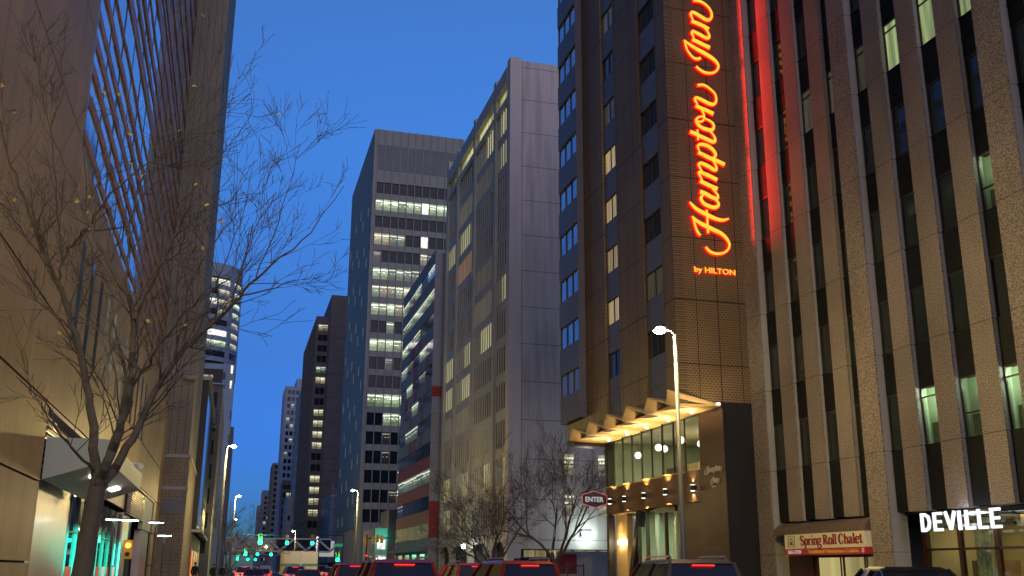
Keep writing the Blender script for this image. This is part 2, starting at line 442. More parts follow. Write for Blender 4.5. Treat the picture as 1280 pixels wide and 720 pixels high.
PAINT = {'red': paint('tail glow red car paint', (.30, .012, .01)), 'grey': paint('grey car paint', (.10, .105, .11)), 'black': paint('black car paint', (.012, .012, .014)),  # the red puts the blurred glow of tail lights into the paint
         'white': paint('white car paint', (.5, .5, .5)), 'blue': paint('blue car paint', (.03, .05, .16)), 'silver': paint('silver car paint', (.3, .31, .32))}
M['green_stripe'] = pm('green stripe', (.05, .2, .07), .5, var=0)
M['coat_dark'] = pm('dark coat', (.015, .016, .02), .9, var=.2, vs=8)
M['trouser'] = pm('dark trousers', (.02, .02, .025), .9, var=.1)
M['skin'] = pm('skin', (.42, .26, .19), .6, var=0)
M['hair'] = pm('brown hair', (.03, .018, .012), .7, var=0)
M['blue_cover'] = pm('blue van paint', (.16, .17, .38), .5, var=.1)
M['orange_box'] = em('orange lit awning', (1, .22, .05), .9)
M['bronze_matte'] = pm('satin bronze panel', (.17, .105, .06), .6, .1, var=.1)
M['side_slit'] = em('dim lit slit', (.5, .62, .5), .16, base=(.05, .05, .05)); M['side_slit'].node_tree.nodes['Principled BSDF'].inputs['Roughness'].default_value = .9
M['green_curtain'] = curtain('green white lit blinds', (.72, .9, .38), .55, 4)
# ------------------------------------------------------------------ ground, road, sky
RX0, RX1 = -.2, 14.7          # kerb lines of the one-way street
mb = MB(); mb.quad((-1500, -600, -.004), (1500, -600, -.004), (1500, 2500, -.004), (-1500, 2500, -.004))
build(mb, 'ground', M['ground'], kind='structure')
mb = MB(); mb.quad((RX0, -60, .0), (RX1, -60, .0), (RX1, 1200, .0), (RX0, 1200, .0))
build(mb, 'road', M['asphalt'], kind='structure')
mb = MB()
for y0, y1 in ((-60, 108), (122, 1200)): mb.box(RX0, -30, y0, y1, -.1, .13)
build(mb, 'pavement', M['paving'], kind='structure')
mb = MB()
for y0, y1 in ((-60, 60.0), (61, 108), (122, 1200)): mb.box(RX1, 60, y0, y1, -.1, .13)
build(mb, 'pavement', M['paving'], kind='structure')
mb = MB()
for y0, y1 in ((-60, 108), (122, 1200)):
    mb.box(RX0 - .004, RX0 + .15, y0, y1, -.1, .137); mb.box(RX1 - .15, RX1 + .004, y0, y1, -.1, .137)
build(mb, 'kerb', M['kerb'], kind='structure')
mb = MB()
for x in (3.5, 7.2, 10.9):
    y = -40
    while y < 400: mb.quad((x - .06, y, .004), (x + .06, y, .004), (x + .06, y + 3, .004), (x - .06, y + 3, .004)); y += 9
for k in range(12): mb.quad((.3 + k * 1.2, 145, .004), (.9 + k * 1.2, 145, .004), (.9 + k * 1.2, 148, .004), (.3 + k * 1.2, 148, .004))
build(mb, 'road_markings', M['line'], kind='structure')

# ------------------------------------------------------------------ LEFT: tan panelled hall
hall = thing('concert_hall', 'long building clad in tan and brown metal panels with rust brown fins over blue glass', 'building', (-6, 34.8, 0))
GAP = .035
mb = MB()
rows = [(0, 1.66), (1.66, 4.15), (4.15, 6.7), (6.7, 9.45), (9.45, 16.0), (16.0, 20.1), (20.1, 24.2), (24.2, 30), (30, 36), (36, 44)]
for a, b in rows: mb.box(-6.0, -6.12, -30, 34.8, a + GAP, b - GAP)
for a, b in [(6.7, 9.45), (9.45, 15.75)]:
    mb.box(-6.0, -6.12, 34.803, 91.8, a + GAP, b - GAP if b < 15 else b)
for a, b in rows[:3]: mb.box(-6.0, -6.12, 84.7, 91.8, a + GAP, b - GAP)
build(mb, 'panel_wall', M['tan_panel'], hall)
mb = MB()
mb.box(-6.14, -22, -30, 34.78, 0, 44); mb.box(-6.14, -22, 34.78, 91.8, 6.7, 15.72); mb.box(-7.3, -22, 34.9, 91.8, 0, 6.7); mb.box(-6.14, -22, 84.8, 91.8, 0, 6.7)
build(mb, 'core', M['gap'], hall)
for k in range(12):
    y = 37.4 + k * 2.75
    mb = MB(); mb.box(-5.985, -6.1, y, y + .75, 9.5, 13.2); s_ = build(mb, 'window', M['fin_dim'] if k in (3, 4, 5, 6) else M['teal_glass'], hall)
mb = MB(); mb.box(-6.2, -7.2, 34.8, 36.1, 15.8, 60); build(mb, 'corner_glazing', M['teal_glass'], hall)
# curtain wall, one pane strip per bay with slightly different tilt
fl = 0
for k in range(14):
    y0 = 36.1 + k * 4.0; y1 = min(y0 + 3.96, 91.9); dx = rng.uniform(-.012, .012)
    mb = MB(); mb.hexa([(-8, y0, 15.8), (-7.0 + dx, y0, 15.8), (-7.0 - dx, y1, 15.8), (-8, y1, 15.8)], [(-8, y0, 62), (-7.0 + dx, y0, 62), (-7.0 - dx, y1, 62), (-8, y1, 62)])
    build(mb, 'glazing', M['sky_glass'], hall)
mb = MB()
for k in range(14): mb.box(-6.97, -7.0, 36.05 + k * 4, 36.12 + k * 4, 15.8, 62)
build(mb, 'mullion', M['dark_pole'], hall)
zs = [(17, .3), (18.5, .35), (20.1, .5), (21.4, .45), (22.8, .5), (24.1, .45), (25.5, .45), (27.2, .2), (29.4, .9), (31.2, .5), (32.6, .6), (34.4, .2), (36.4, 1.2), (38.3, .4), (39.5, .9), (42.1, 1.0), (45.2, .5), (47.8, 1.6), (51, .8), (54, 1), (57, 1)]
for i, (z, th) in enumerate(zs):
    mb = MB(); y = 36.2 + rng.uniform(0, 2.5)
    while y < 91.6:
        y1 = min(y + rng.choice([2.4, 4.8, 7.2]), 91.7); o = rng.uniform(-.09, .09)
        mb.box(-6.93 + rng.uniform(-.02, .02), -6.99, y, y1 - .02, z + o, z + o + th); y = y1
    build(mb, 'fin', M['fin'], hall)
# ground floor recess
mb = MB()
mb.box(-6.02, -7.25, 34.86, 84.7, 6.55, 6.69)
mb.box(-6.45, -6.6, 37.2, 66.3, 5.0, 6.55); build(mb, 'upper_panel', M['soffit'], hall)
def louvre(y0, y1, z0, z1, n_):
    mb = MB(); mb.box(-6.35, -6.5, y0, y1, z0, z1, 1)
    for k in range(n_):
        z = z0 + (k + .35) * (z1 - z0) / n_
        mb.hexa([(-6.32, y0, z), (-6.06, y0, z - .09), (-6.06, y1, z - .09), (-6.32, y1, z)], [(-6.32, y0, z + .05), (-6.06, y0, z - .04), (-6.06, y1, z - .04), (-6.32, y1, z + .05)])
    return build(mb, 'louvre', [M['brushed'], M['gap']], hall)
louvre(34.95, 37.1, 4.7, 6.5, 8); louvre(66.6, 76.8, 4.75, 6.5, 13)
mb = MB(); mb.box(-6.1, -6.4, 76.9, 84.6, 4.2, 6.5); build(mb, 'upper_panel', M['canopy_white'], hall)
for a_ in ((-6.55, 34.9, 45.6, 4.5), (-6.4, 66.2, 70.2, 4.8), (-6.2, 78, 84.6, 4.2)):
    mb = MB(); mb.box(a_[0], -6.7, a_[1], a_[2], 0, a_[3]); build(mb, 'brushed_wall', M['brushed'], hall)
mb = MB(); mb.box(-6.52, -6.56, 36.4, 37.5, 0.1, 2.5); d_ = build(mb, 'door', M['white_paint'], hall)
mb = MB(); mb.box(-6.44, -6.5, 37.3, 37.34, 1.0, 1.3); build(mb, 'handle', M['dark_pole'], d_)
for k in range(8):
    y0 = 45.65 + k * 2.57
    mb = MB(); mb.box(-6.6, -6.66, y0, y0 + 2.5, 3.0, 4.7); build(mb, 'shop_window', M['shop_glass'], hall)
    mb = MB(); mb.box(-6.6, -6.66, y0, y0 + 2.5, 1.62, 2.93); build(mb, 'shop_window', M['shop_glass'], hall)
    mb = MB(); mb.box(-6.58, -6.64, y0 + .1, y0 + 2.4, .3, 1.55, k % 2); build(mb, 'backlit_poster', [M['poster_red'], M['poster_pale']], hall)
mb = MB(); mb.box(-6.52, -6.7, 45.6, 66.2, 2.93, 3.0)
for k in range(9): mb.box(-6.5, -6.7, 45.6 + k * 2.57, 45.68 + k * 2.57, 0, 4.7)
build(mb, 'window_frame', M['pole'], hall)
# wedge canopy
mb = MB()
A = [(-6.0, 35.1, 4.25), (-4.05, 35.1, 4.9), (-4.05, 48.0, 4.9), (-6.0, 48.0, 4.25)]
Bt = [(-6.0, 35.1, 5.62), (-4.05, 35.1, 5.62), (-4.05, 48.0, 5.62), (-6.0, 48.0, 5.62)]
mb.add(A + Bt, [(3, 2, 1, 0)], 1); mb.add(A + Bt, [(4, 5, 6, 7), (0, 1, 5, 4), (1, 2, 6, 5), (2, 3, 7, 6), (3, 0, 4, 7)], 0)
cn = build(mb, 'canopy', [M['canopy_white'], M['soffit']], hall)
for y in (37.5, 43.5):
    mb = MB(); mb.hexa([(-4.9, y, 4.55), (-4.55, y, 4.66), (-4.55, y + 1.1, 4.66), (-4.9, y + 1.1, 4.55)], [(-4.9, y, 4.6), (-4.55, y, 4.7), (-4.55, y + 1.1, 4.7), (-4.9, y + 1.1, 4.6)])
    build(mb, 'light_panel', M['led'], cn)
for y in (36.2, 40.6):
    light('wall_washer', 'SPOT', (-6.25, y, 4.2), 10, (1, .9, .85), hall, .03, (0, R(-4), 0), R(50), .6)
light('canopy_light', 'AREA', (-5, 47, 4.4), 9, (1, .9, .75), hall, 2.0)
# three little linear lamps on posts before the shop front
lp = None
for i, (x, y, z) in enumerate([(-4.8, 46, 3.45), (-4.2, 46.5, 3.45), (-3.5, 52, 3.6), (-3.3, 56, 3.1)]):
    if lp is None:
        lp = thing('bar_lamp', '', 'lamp', (x, y, 0)); mb = MB(); mb.tube([(x, y, .13), (x, y, z + .1)], .045, 8); build(mb, 'post', M['pole'], lp)
        mb = MB(); mb.box(x - .35, x + .35, y - .08, y + .08, z + .04, z + .12); h_ = build(mb, 'lamp_head', M['pole'], lp)
        mb = MB(); mb.box(x - .33, x + .33, y - .06, y + .06, z + .015, z + .04); build(mb, 'lens', M['lamp_white'], h_)
        lp['label'] = 'slim bar lamp on a post nearest the camera before the green lit shop front'; lp['group'] = 'bar lamps before the shop front'; LP = lp
    else:
        copy_tree(LP, (x, y, z - 3.45), 0, ['', 'bar lamp just right of the nearest one before the shop front', 'bar lamp on the pale wall left of the far brick tower base', 'low bar lamp farthest along, at the foot of the brick tower'][i])
# downlight pipe with dome camera above the canopy edge
t = thing('security_camera', 'white dome camera on a bent arm above the shop front canopy', 'camera', (-6, 47, 5.6))
mb = MB(); mb.tube([(-6, 47, 5.9), (-4.7, 47, 6.0), (-4.1, 47, 5.95)], .06, 8); build(mb, 'arm', M['white_paint'], t)
mb = MB(); mb.ball((-4.1, 47, 5.85), .17, 12); build(mb, 'dome', M['white_paint'], t, True)

# stone tower
tw = thing('stone_tower', 'tall ribbed brown stone tower with a tan brick base beside the finned glass hall', 'tower', (-8, 92, 0))
mb = MB(); mb.box(-16, -4.02, 92, 110, 11.2, 76); build(mb, 'shaft', M['rib_stone'], tw)
mb = MB(); mb.box(-16, -3.9, 91.9, 110.2, 0, 10.9); build(mb, 'brick_base', M['tan_brick'], tw)
mb = MB(); mb.box(-16, -3.8, 91.8, 110.3, 10.9, 11.2); mb.box(-6.1, -3.82, 91.82, 91.9, 8.1, 8.4); build(mb, 'ledge', M['kerb'], tw)
mb = MB(); mb.box(-5.7, -4.1, 91.78, 91.9, 6.0, 7.2); build(mb, 'plaque', M['far_grey'], tw)
mb = MB(); mb.box(-4.9, -3.95, 91.3, 91.8, 17.9, 18.2); build(mb, 'ledge', M['kerb'], tw)

# ------------------------------------------------------------------ grid buildings
def grid(root, x0, x1, y0, y1, h, wall, faces, sill0, pitch, wh, nz, litfn, fin=.35, band=.2, finw=.18, limit=100, frame=None, base=0.0, skip_core=False):
    """core + horizontal bands + vertical fins standing proud of it + a pane in every opening"""
    mb = MB(); wins = []
    if not skip_core: mb.box(x0 + .5, x1, y0 + .5, y1, base, h)
    for face, (u0, u1, nu, gapw) in faces.items():
        def bx(a, b, z0, z1, d, dd=0.0):
            if face == 'S': mb.box(a, b, y0 - d, y0 + .5 - dd, z0, z1)
            else: mb.box(x0 - d, x0 + .5 - dd, a, b, z0, z1)
        lo, hi = (x0, x1) if face == 'S' else (y0 + .503, y1)
        if face == 'S': lo = x0
        zprev = base
        for r_ in range(nz):
            z = sill0 + r_ * pitch
            bx(lo, hi, zprev, z, 0); zprev = z + wh
        bx(lo, hi, zprev, h, 0)
        st = (u1 - u0) / nu
        bx(lo, u0, base, h, .004, .01)
        bx(u1, hi, base, h, .004, .01) if hi - u1 > .05 else None
        for c in range(nu + 1):
            if fin: 
                u = u0 + c * st
                bx(u - finw / 2, u + finw / 2, base, h, fin, .02)
        for r_ in range(nz):
            for c in range(nu):
                key = litfn(face, r_, c)
                if key is None: continue
                a = u0 + c * st + gapw / 2; b = u0 + (c + 1) * st - gapw / 2; z = sill0 + r_ * pitch
                if gapw > finw + .01:
                    bx(u0 + c * st, a, z, z + wh, 0, .004) ; bx(b, u0 + (c + 1) * st, z, z + wh, 0, .004)
                wins.append((face, a, b, z, z + wh, key, r_, c))
    build(mb, 'wall', wall, root)
    wins.sort(key=lambda w: (w[0] != 'S', w[5] in ('tower_dark', 'dark_pane'), w[7]))
    rest = MB(); mats = []; cache = {}
    for i, (face, a, b, z0, z1, key, r_, c) in enumerate(wins):
        q = MB()
        if face == 'S': args = (a, b, y0 + .25, y0 + .3, z0, z1)
        else: args = (x0 + .25, x0 + .3, a, b, z0, z1)
        if i < limit:
            q.box(*args)
            kk = (face, round(b - a, 4), round(z1 - z0, 4), key)
            if kk in cache:
                o = cache[kk].copy(); link(o); o.parent = root
                o.location = Vector(((args[0] + args[1]) / 2, (args[2] + args[3]) / 2, (z0 + z1) / 2)) - ORG[root.name]
            else: cache[kk] = build(q, 'window', M[key], root)
        else:
            if key not in mats: mats.append(key)
            rest.box(*args, m=mats.index(key))
    if rest.v: build(rest, 'window_rows', [M[k] for k in mats] if len(mats) > 1 else M[mats[0]], root, kind='stuff')
    return root
def roof_slab(root, x0, x1, y0, y1, z, m, t=.5, name='roof'):
    mb = MB(); mb.box(x0, x1, y0, y1, z, z + t); return build(mb, name, m, root)
def rp(keys, p, seed):
    g = random.Random(seed); d = {}
    def f(face, r_, c):
        if (face, r_, c) not in d: d[(face, r_, c)] = g.choices(keys, p)[0]
        return d[(face, r_, c)]
    return f

# R5 the tall concrete tower
LIT = {1: 'aaaaaawaaaa', 3: 'ccbb..w....', 5: 'aabbbbb....', 6: 'accacaa....', 7: 'aaacaaa....', 8: '..b..bb....', 9: 'aaaaaaaaaaa', 12: 'aaaaaaaaaaa', 13: '..aaaaaaaaa', 15: '..d.d......', 16: '....ba.....', 17: '...dab.....', 4: 'd.....cd...', 10: '..d........', 14: '..d........'}
KEY = {'a': 'office_a', 'b': 'office_b', 'c': 'office_c', 'w': 'office_w', 'd': 'office_dim', '.': 'tower_dark'}
def tl(face, r_, c):
    rr = 18 - r_
    if face == 'W': return 'office_b' if (r_ * 7 + c * 3) % 11 == 0 else 'tower_dark'
    s_ = LIT.get(rr, '')
    return KEY[s_[c]] if c < len(s_) else 'tower_dark'
t5 = thing('office_tower', 'tallest pale concrete office tower with rows of lit green white windows', 'tower', (24, 198, 0))
grid(t5, 24, 44, 198, 240, 94.3, M['tower_wall'], {'S': (24.75, 43.1, 11, .18)}, 10.35, 3.84, 2.55, 19, tl, fin=.25, finw=.14)
mb = MB(); mb.box(23.99, 24.5, 198.5, 240, 9.5, 94.3); build(mb, 'side_wall', M['tower_side'], t5)
mb = MB()
for r_ in range(19):
    for c in range(8):
        if (r_ * 5 + c * 3) % 7 < 2: mb.box(23.96, 24.0, 203 + c * 4.6, 203.9 + c * 4.6, 10.5 + r_ * 3.84, 12.6 + r_ * 3.84)
build(mb, 'side_windows', M['side_slit'], t5, kind='stuff')
for c in range(11):
    u = 24.75 + c * 1.668; mb = MB(); mb.box(u + .16, u + 1.5, 197.96, 198.1, 84.8, 90.7); build(mb, 'louvre_bay', M['louver_dark'], t5)
mb = MB()
for c in range(9): mb.box(24 - .02, 24.7, 199 + c * 4.6, 200.2 + c * 4.6, 0, 9.4)
mb.box(24, 44, 198.03, 198.5, 0, 1); build(mb, 'colonnade', M['cream'], t5)
mb = MB(); mb.box(26.4, 33, 197.9, 198.0, 1, 9); build(mb, 'dark_entrance', M['maroon'], t5)

# R4 grey block with red patches
b4 = thing('office_building', 'slim grey metal office block with scattered red panels and lit window strips', 'building', (23.3, 121, 0))
mb = MB(); mb.box(23.5, 34, 121.2, 146, 0, 41.4); build(mb, 'core', M['gap'], b4)
mb = MB(); mb.box(23.3, 24.6, 121.0, 121.2, 0, 41.7); mb.box(24.6, 34, 121.0, 121.2, 0, 41.7); build(mb, 'end_wall', M['grey_panel'], b4)
for a, b in ((22.6, 23.9), (5.2, 9.6)):
    mb = MB(); mb.box(23.28, 24.5, 120.96, 121.0, a, b); build(mb, 'red_end_panel', M['red_panel'], b4)
g = random.Random(3)
for k in range(11):
    z0 = 5.2 + k * 3.35
    mb = MB(); mb.box(23.3, 23.5, 121.2, 146, z0 + 1.75, z0 + 3.35); build(mb, 'spandrel', M['mirror_panel'] if k > 2 else M['red_panel'], b4)
    if k > 2:
        for q in range(g.randint(1, 3)):
            y = g.uniform(122, 143); mb = MB(); mb.box(23.27, 23.3, y, y + g.choice([1.2, 2.4]), z0 + 1.8, z0 + 3.3)
            if k < 8: build(mb, 'red_patch', M['red_panel'], b4)
    for q in range(5):
        y0 = 121.4 + q * 4.95; mb = MB(); mb.box(23.38, 23.44, y0, y0 + 4.75, z0, z0 + 1.75)
        key = 'maroon' if k == 0 else 'office_b' if k == 2 else g.choice(['office_b', 'dark_pane', 'office_dim', 'tower_dark', 'office_b' if k > 4 else 'dark_pane'])
        build(mb, 'window', M[key], b4)
mb = MB(); mb.box(22.2, 24, 121.5, 146, 3.6, 4.0); build(mb, 'entrance_canopy', M['far_grey'], b4)
mb = MB(); mb.box(23.3, 23.45, 121.2, 146, 0, 5.2); build(mb, 'ground_floor', M['far_grey'], b4)
for k in range(4):
    mb = MB(); mb.box(23.24, 23.3, 123 + k * 5.6, 126 + k * 5.6, .4, 3.3); build(mb, 'shop_window', M['shop_lit'], b4)

# R3 pale mauve finned block
b3 = thing('parking_office_block', 'pale mauve concrete block with blank end wall and grey vertical fin facade', 'building', (24, 87.2, 0))
mb = MB(); mb.box(24.6, 60, 87.6, 117.8, 0, 51.2); build(mb, 'core', M['gap'], b3)
mb = MB(); mb.box(25.3, 29.6, 87.2, 87.6, 4.1, 51.9); mb.box(29.66, 60, 87.25, 87.6, 4.1, 51.5); build(mb, 'end_wall', M['pink_concrete'], b3)
mb = MB(); mb.box(24.0, 25.24, 87.15, 88.3, 0, 52.15); build(mb, 'corner_pier', M['pink_plain'], b3)
mb = MB(); mb.box(25.24, 60, 87.3, 87.6, 3.3, 4.1); build(mb, 'beam', M['pink_plain'], b3)
bays = [88.3, 92.9, 102.3, 111.25, 117.1]
for i, y in enumerate(bays[1:]):
    mb = MB(); mb.box(24.0, 24.7, y, y + .9, 0, 52.3 if i < 3 else 53.0); build(mb, 'pier', M['pier_concrete'], b3)
mb = MB(); mb.box(23.95, 24.6, 88.3, 117.5, 50.0, 51.6); build(mb, 'parapet', M['pier_concrete'], b3)
litb = {(12, 0): 'fin_lit', (11, 0): 'fin_lit', (12, 1): 'fin_dim', (11, 1): 'fin_lit', (10, 0): 'fin_lit', (10, 1): 'fin_dim', (10, 2): 'fin_dim', (9, 2): 'fin_lit', (9, 3): 'fin_lit', (8, 2): 'fin_orange', (6, 0): 'fin_lit', (6, 1): 'fin_dim',
        (5, 1): 'fin_lit', (5, 2): 'fin_lit', (4, 2): 'fin_lit', (4, 3): 'fin_lit', (3, 2): 'fin_dim', (5, 3): 'fin_lit', (1, 2): 'fin_lit', (1, 1): 'fin_lit', (1, 0): 'fin_lit', (1, 3): 'fin_lit', (0, 2): 'fin_lit', (0, 1): 'fin_dim', (0, 3): 'fin_lit', (2, 1): 'fin_dim', (7, 1): 'fin_dim', (3, 3): 'fin_dim'}
for i in range(4):
    y0 = bays[i] + (.9 if i else 0); y1 = bays[i + 1]
    for r_ in range(13):
        mb = MB()
        if r_ < 12: mb.box(24.27, 24.6, y0, y1, 4.5 + r_ * 3.6, 5.55 + r_ * 3.6)
        else: mb.box(24.05, 24.6, y0, y1, 47.7, 48.4)
        build(mb, 'spandrel', M['pier_concrete'], b3)
    n_ = round((y1 - y0) / .95); mb = MB()
    for c in range(n_ + 1):
        u = y0 + (y1 - y0) * c / n_
        for r_ in range(12):
            z0 = 5.0 + r_ * 3.6
            mb.hexa([(24.23, u - .08, z0 + .35), (24.33, u - .13, z0 + .0), (24.33, u + .13, z0 + .0), (24.23, u + .08, z0 + .35)], [(24.23, u - .08, z0 + 3.2), (24.33, u - .13, z0 + 3.55), (24.33, u + .13, z0 + 3.55), (24.23, u + .08, z0 + 3.2)])
    build(mb, 'vertical_fins', M['pier_concrete'], b3)
    for r_ in range(12):
        z0 = 5.55 + r_ * 3.6; key = litb.get((r_, i), 'fin_glass'); mb = MB()
        if key == 'fin_lit' and i < 3:
            a = y0 + (y1 - y0) * rng.uniform(0, .45); b = min(y1, a + (y1 - y0) * rng.uniform(.3, .6))
            mb.box(24.33, 24.5, a, b, z0, z0 + 2.55); build(mb, 'window', M[key], b3)
            mb = MB(); mb.box(24.335, 24.5, y0, a, z0, z0 + 2.55); mb.box(24.335, 24.5, b, y1, z0, z0 + 2.55); build(mb, 'window', M['fin_dim'], b3)
        else:
            mb.box(24.335, 24.5, y0, y1, z0, z0 + 2.55); build(mb, 'window', M[key], b3)
    n_ = max(3, round((y1 - y0) / 1.7))
    for c in range(n_):
        a = y0 + (y1 - y0) * c / n_; mb = MB(); mb.box(24.5, 24.56, a + .06, y0 + (y1 - y0) * (c + 1) / n_ - .06, 48.4, 50.0); build(mb, 'top_window', M['fin_lit'] if i < 3 else M['fin_dim'], b3)
    # pointed valance over the ground floor
    mb = MB(); mid = (y0 + y1) / 2
    mb.prism([(y0, 4.6), (y0, 3.2), (mid - 1.2, 3.95), (mid + 1.2, 3.95), (y1, 3.2), (y1, 4.6)], lambda p, d: (d, p[0], p[1]), 24.0, 24.4); build(mb, 'valance', M['pier_concrete'], b3)
    for c in range(3):
        a = y0 + (y1 - y0) * c / 3; mb = MB(); mb.box(24.9, 25.0, a + .15, y0 + (y1 - y0) * (c + 1) / 3 - .15, .5, 3.3); build(mb, 'lobby_window', M['office_w'] if (c + i) % 3 else M['office_b'], b3)
for x0, x1, z0, z1 in [(29.4, 30.3, 10.0, 11.9), (29.4, 30.3, 6.3, 8.3), (32.8, 33.6, 10.0, 11.9), (32.8, 33.6, 6.3, 8.3), (36.2, 36.9, 5.6, 6.7), (29.85, 30.6, 41.2, 43.0), (29.85, 30.6, 37.6, 39.4), (29.85, 30.6, 48.2, 49.9), (29.85, 30.6, 19.5, 21.3), (29.85, 30.6, 15.9, 17.7)]:
    mb = MB(); mb.box(x0, x1, 87.12, 87.24, z0, z1); w_ = build(mb, 'window', M['office_c'], b3)
    mb = MB(); mb.box(x0 - .05, x1 + .05, 87.1, 87.13, (z0 + z1) / 2 - .04, (z0 + z1) / 2 + .04); build(mb, 'frame', M['dark_pole'], w_)
for k in range(5):
    a = 25.6 + k * 2.4; mb = MB(); mb.box(a, a + 2.1, 87.45, 87.5, .6, 3.2); w_ = build(mb, 'lobby_window', M['shop_lit'], b3)
    mb = MB(); mb.box(a + 1.0, a + 1.08, 87.4, 87.45, .6, 3.2); mb.box(a, a + 2.1, 87.4, 87.44, 2.4, 2.48); build(mb, 'frame', M['dark_pole'], w_)
t = thing('flood_light', 'bright white flood light on the pale block wall behind the bare trees', 'lamp', (31.4, 87.2, 4.6))
mb = MB(); mb.box(31.0, 31.8, 86.9, 87.2, 4.45, 4.95); h_ = build(mb, 'housing', M['dark_pole'], t)
mb = MB(); mb.box(31.0, 31.8, 86.86, 86.9, 4.4, 4.9); build(mb, 'lens', M['lamp_white'], h_)
light('lamp_light', 'POINT', (31.4, 86.2, 4.6), 260, (.75, 1, .95), t, .2)
t = thing('wall_lamp', 'bright round lamp on a thin post at the finned block entrance', 'lamp', (22.9, 100, 0))
mb = MB(); mb.tube([(22.9, 100, .13), (22.9, 100, 3.6)], .05, 8); build(mb, 'post', M['dark_pole'], t)
mb = MB(); mb.ball((22.9, 100, 3.75), .22, 12); build(mb, 'globe', M['lamp_white'], t, True)
light('lamp_light', 'POINT', (22.4, 100, 3.9), 220, (.85, 1, .95), t, .25)
# ------------------------------------------------------------------ RIGHT: granite pier block
gb = thing('granite_block', 'office block of pebbled granite piers and black window strips above two lit shops', 'building', (24, 33, 0))
TOP = 44.0
mb = MB(); mb.box(25.0, 45, 5, 42.2, 3.7, TOP); build(mb, 'core', M['gap'], gb)
P0 = 39.85; PITCH = 2.1
cols = {0: (42.25, 40.95), 4: (33.72, 32.35), 8: (25.35, 23.95)}
edges = []                    # piers as (yhi, ylo, is_column)
edges.append((42.25, 40.95, True))
ys = [39.82, 37.72, 35.62, 33.68, 31.58, 29.48, 27.38, 25.30, 23.2, 21.1, 19.0, 16.9, 14.8]
for i, y in enumerate(ys): edges.append((y, y - (1.2 if i in (3, 7, 11) else 1.05), i in (3, 7, 11)))
for yh, yl, col in edges:
    fx = 23.82 if col else 24.0
    mb = MB(); mb.box(fx, fx + .06, yl, yh, 0 if col else 3.62, TOP); pr_ = build(mb, 'pier', M['granite'], gb)
    mb = MB(); mb.box(fx + .06, 24.4 if not col else 24.6, yl, yh, 0 if col else 3.62, TOP); build(mb, 'pier_edge', M['granite_edge'], pr_)
SILL = [5.97 + 3.75 * k for k in range(10)]
litw = {}
mb = MB(); win = []
for bi in range(len(edges) - 1):
    a = edges[bi + 1][0]; b = edges[bi][1]
    if a > b: a, b = b, a
    if bi > 8: continue
    for k, s_ in enumerate(SILL):
        mb = MB()
        z1 = s_ - (3.75 - 2.1) if k else 3.66
        mb.box(24.19, 24.6, a, b, z1, s_ - .003)
        mb.box(24.16, 24.19, a, b, s_ - .05, s_); mb.box(24.16, 24.19, a, b, s_ - .86, s_ - .82)
        build(mb, 'spandrel', M['black_panel'], gb)
    for k, s_ in enumerate(SILL):
        lit = None
        key = {(5, 0): 'room', (6, 0): 'dimroom', (7, 0): 'room', (5, 4): 'curt', (6, 4): 'curt', (7, 4): 'curt', (3, 4): 'dim', (4, 4): 'dim', (2, 4): 'dim', (7, 2): 'dimroom'}.get((bi, k))
        q = MB()
        q.box(24.26, 24.29, a, b, s_, s_ + 2.1)
        if key in ('room', 'dimroom'): gm = M['clear']
        elif key == 'curt': gm = M['green_curtain']
        elif key == 'dim': gm = M['dim_curtain']
        else: gm = M['office_glass']
        w_ = build(q, 'window', gm, gb)
        q = MB(); q.box(24.2, 24.26, a, a + .06, s_, s_ + 2.1); q.box(24.2, 24.26, b - .06, b, s_, s_ + 2.1); q.box(24.2, 24.26, a, b, s_ + 2.04, s_ + 2.1)
        if key: q.box(24.2, 24.26, a, b, s_ + (1.7 if key != 'dimroom' else .8), s_ + (1.75 if key != 'dimroom' else .85))
        build(q, 'frame', M['bronze_frame'], w_)
        if key in ('room', 'dimroom'):
            q = MB(); X1 = 24.98
            q.box(24.3, 24.98, a - .6, a - .55, s_ - .3, s_ + 2.5); q.box(24.3, 24.98, b + .55, b + .6, s_ - .3, s_ + 2.5)
            q.box(24.93, 24.98, a - .6, b + .6, s_ - .3, s_ + 2.5); q.box(24.3, 24.98, a - .6, b + .6, s_ + 2.3, s_ + 2.35)
            build(q, 'room', M['room_wall'], w_)
            q = MB(); q.box(24.5, 24.9, a - .2, b - .1, s_, s_ + .8); build(q, 'cabinet', M['cabinet'], w_)
            light('room_light', 'POINT', (24.6, (a + b) / 2, s_ + 1.9), 60 if key == 'room' else 16, (.88, 1, .72), gb, .1)
mb = MB(); mb.box(24.5, 45, 5, 42.2, 3.55, 3.7); build(mb, 'soffit', M['gap'], gb)
mb = MB(); mb.box(24.4, 24.7, 40.9, 42.25, 0, TOP); mb.box(24.7, 45, 42.2, 42.26, 0, TOP); build(mb, 'end_wall', M['granite_edge'], gb)

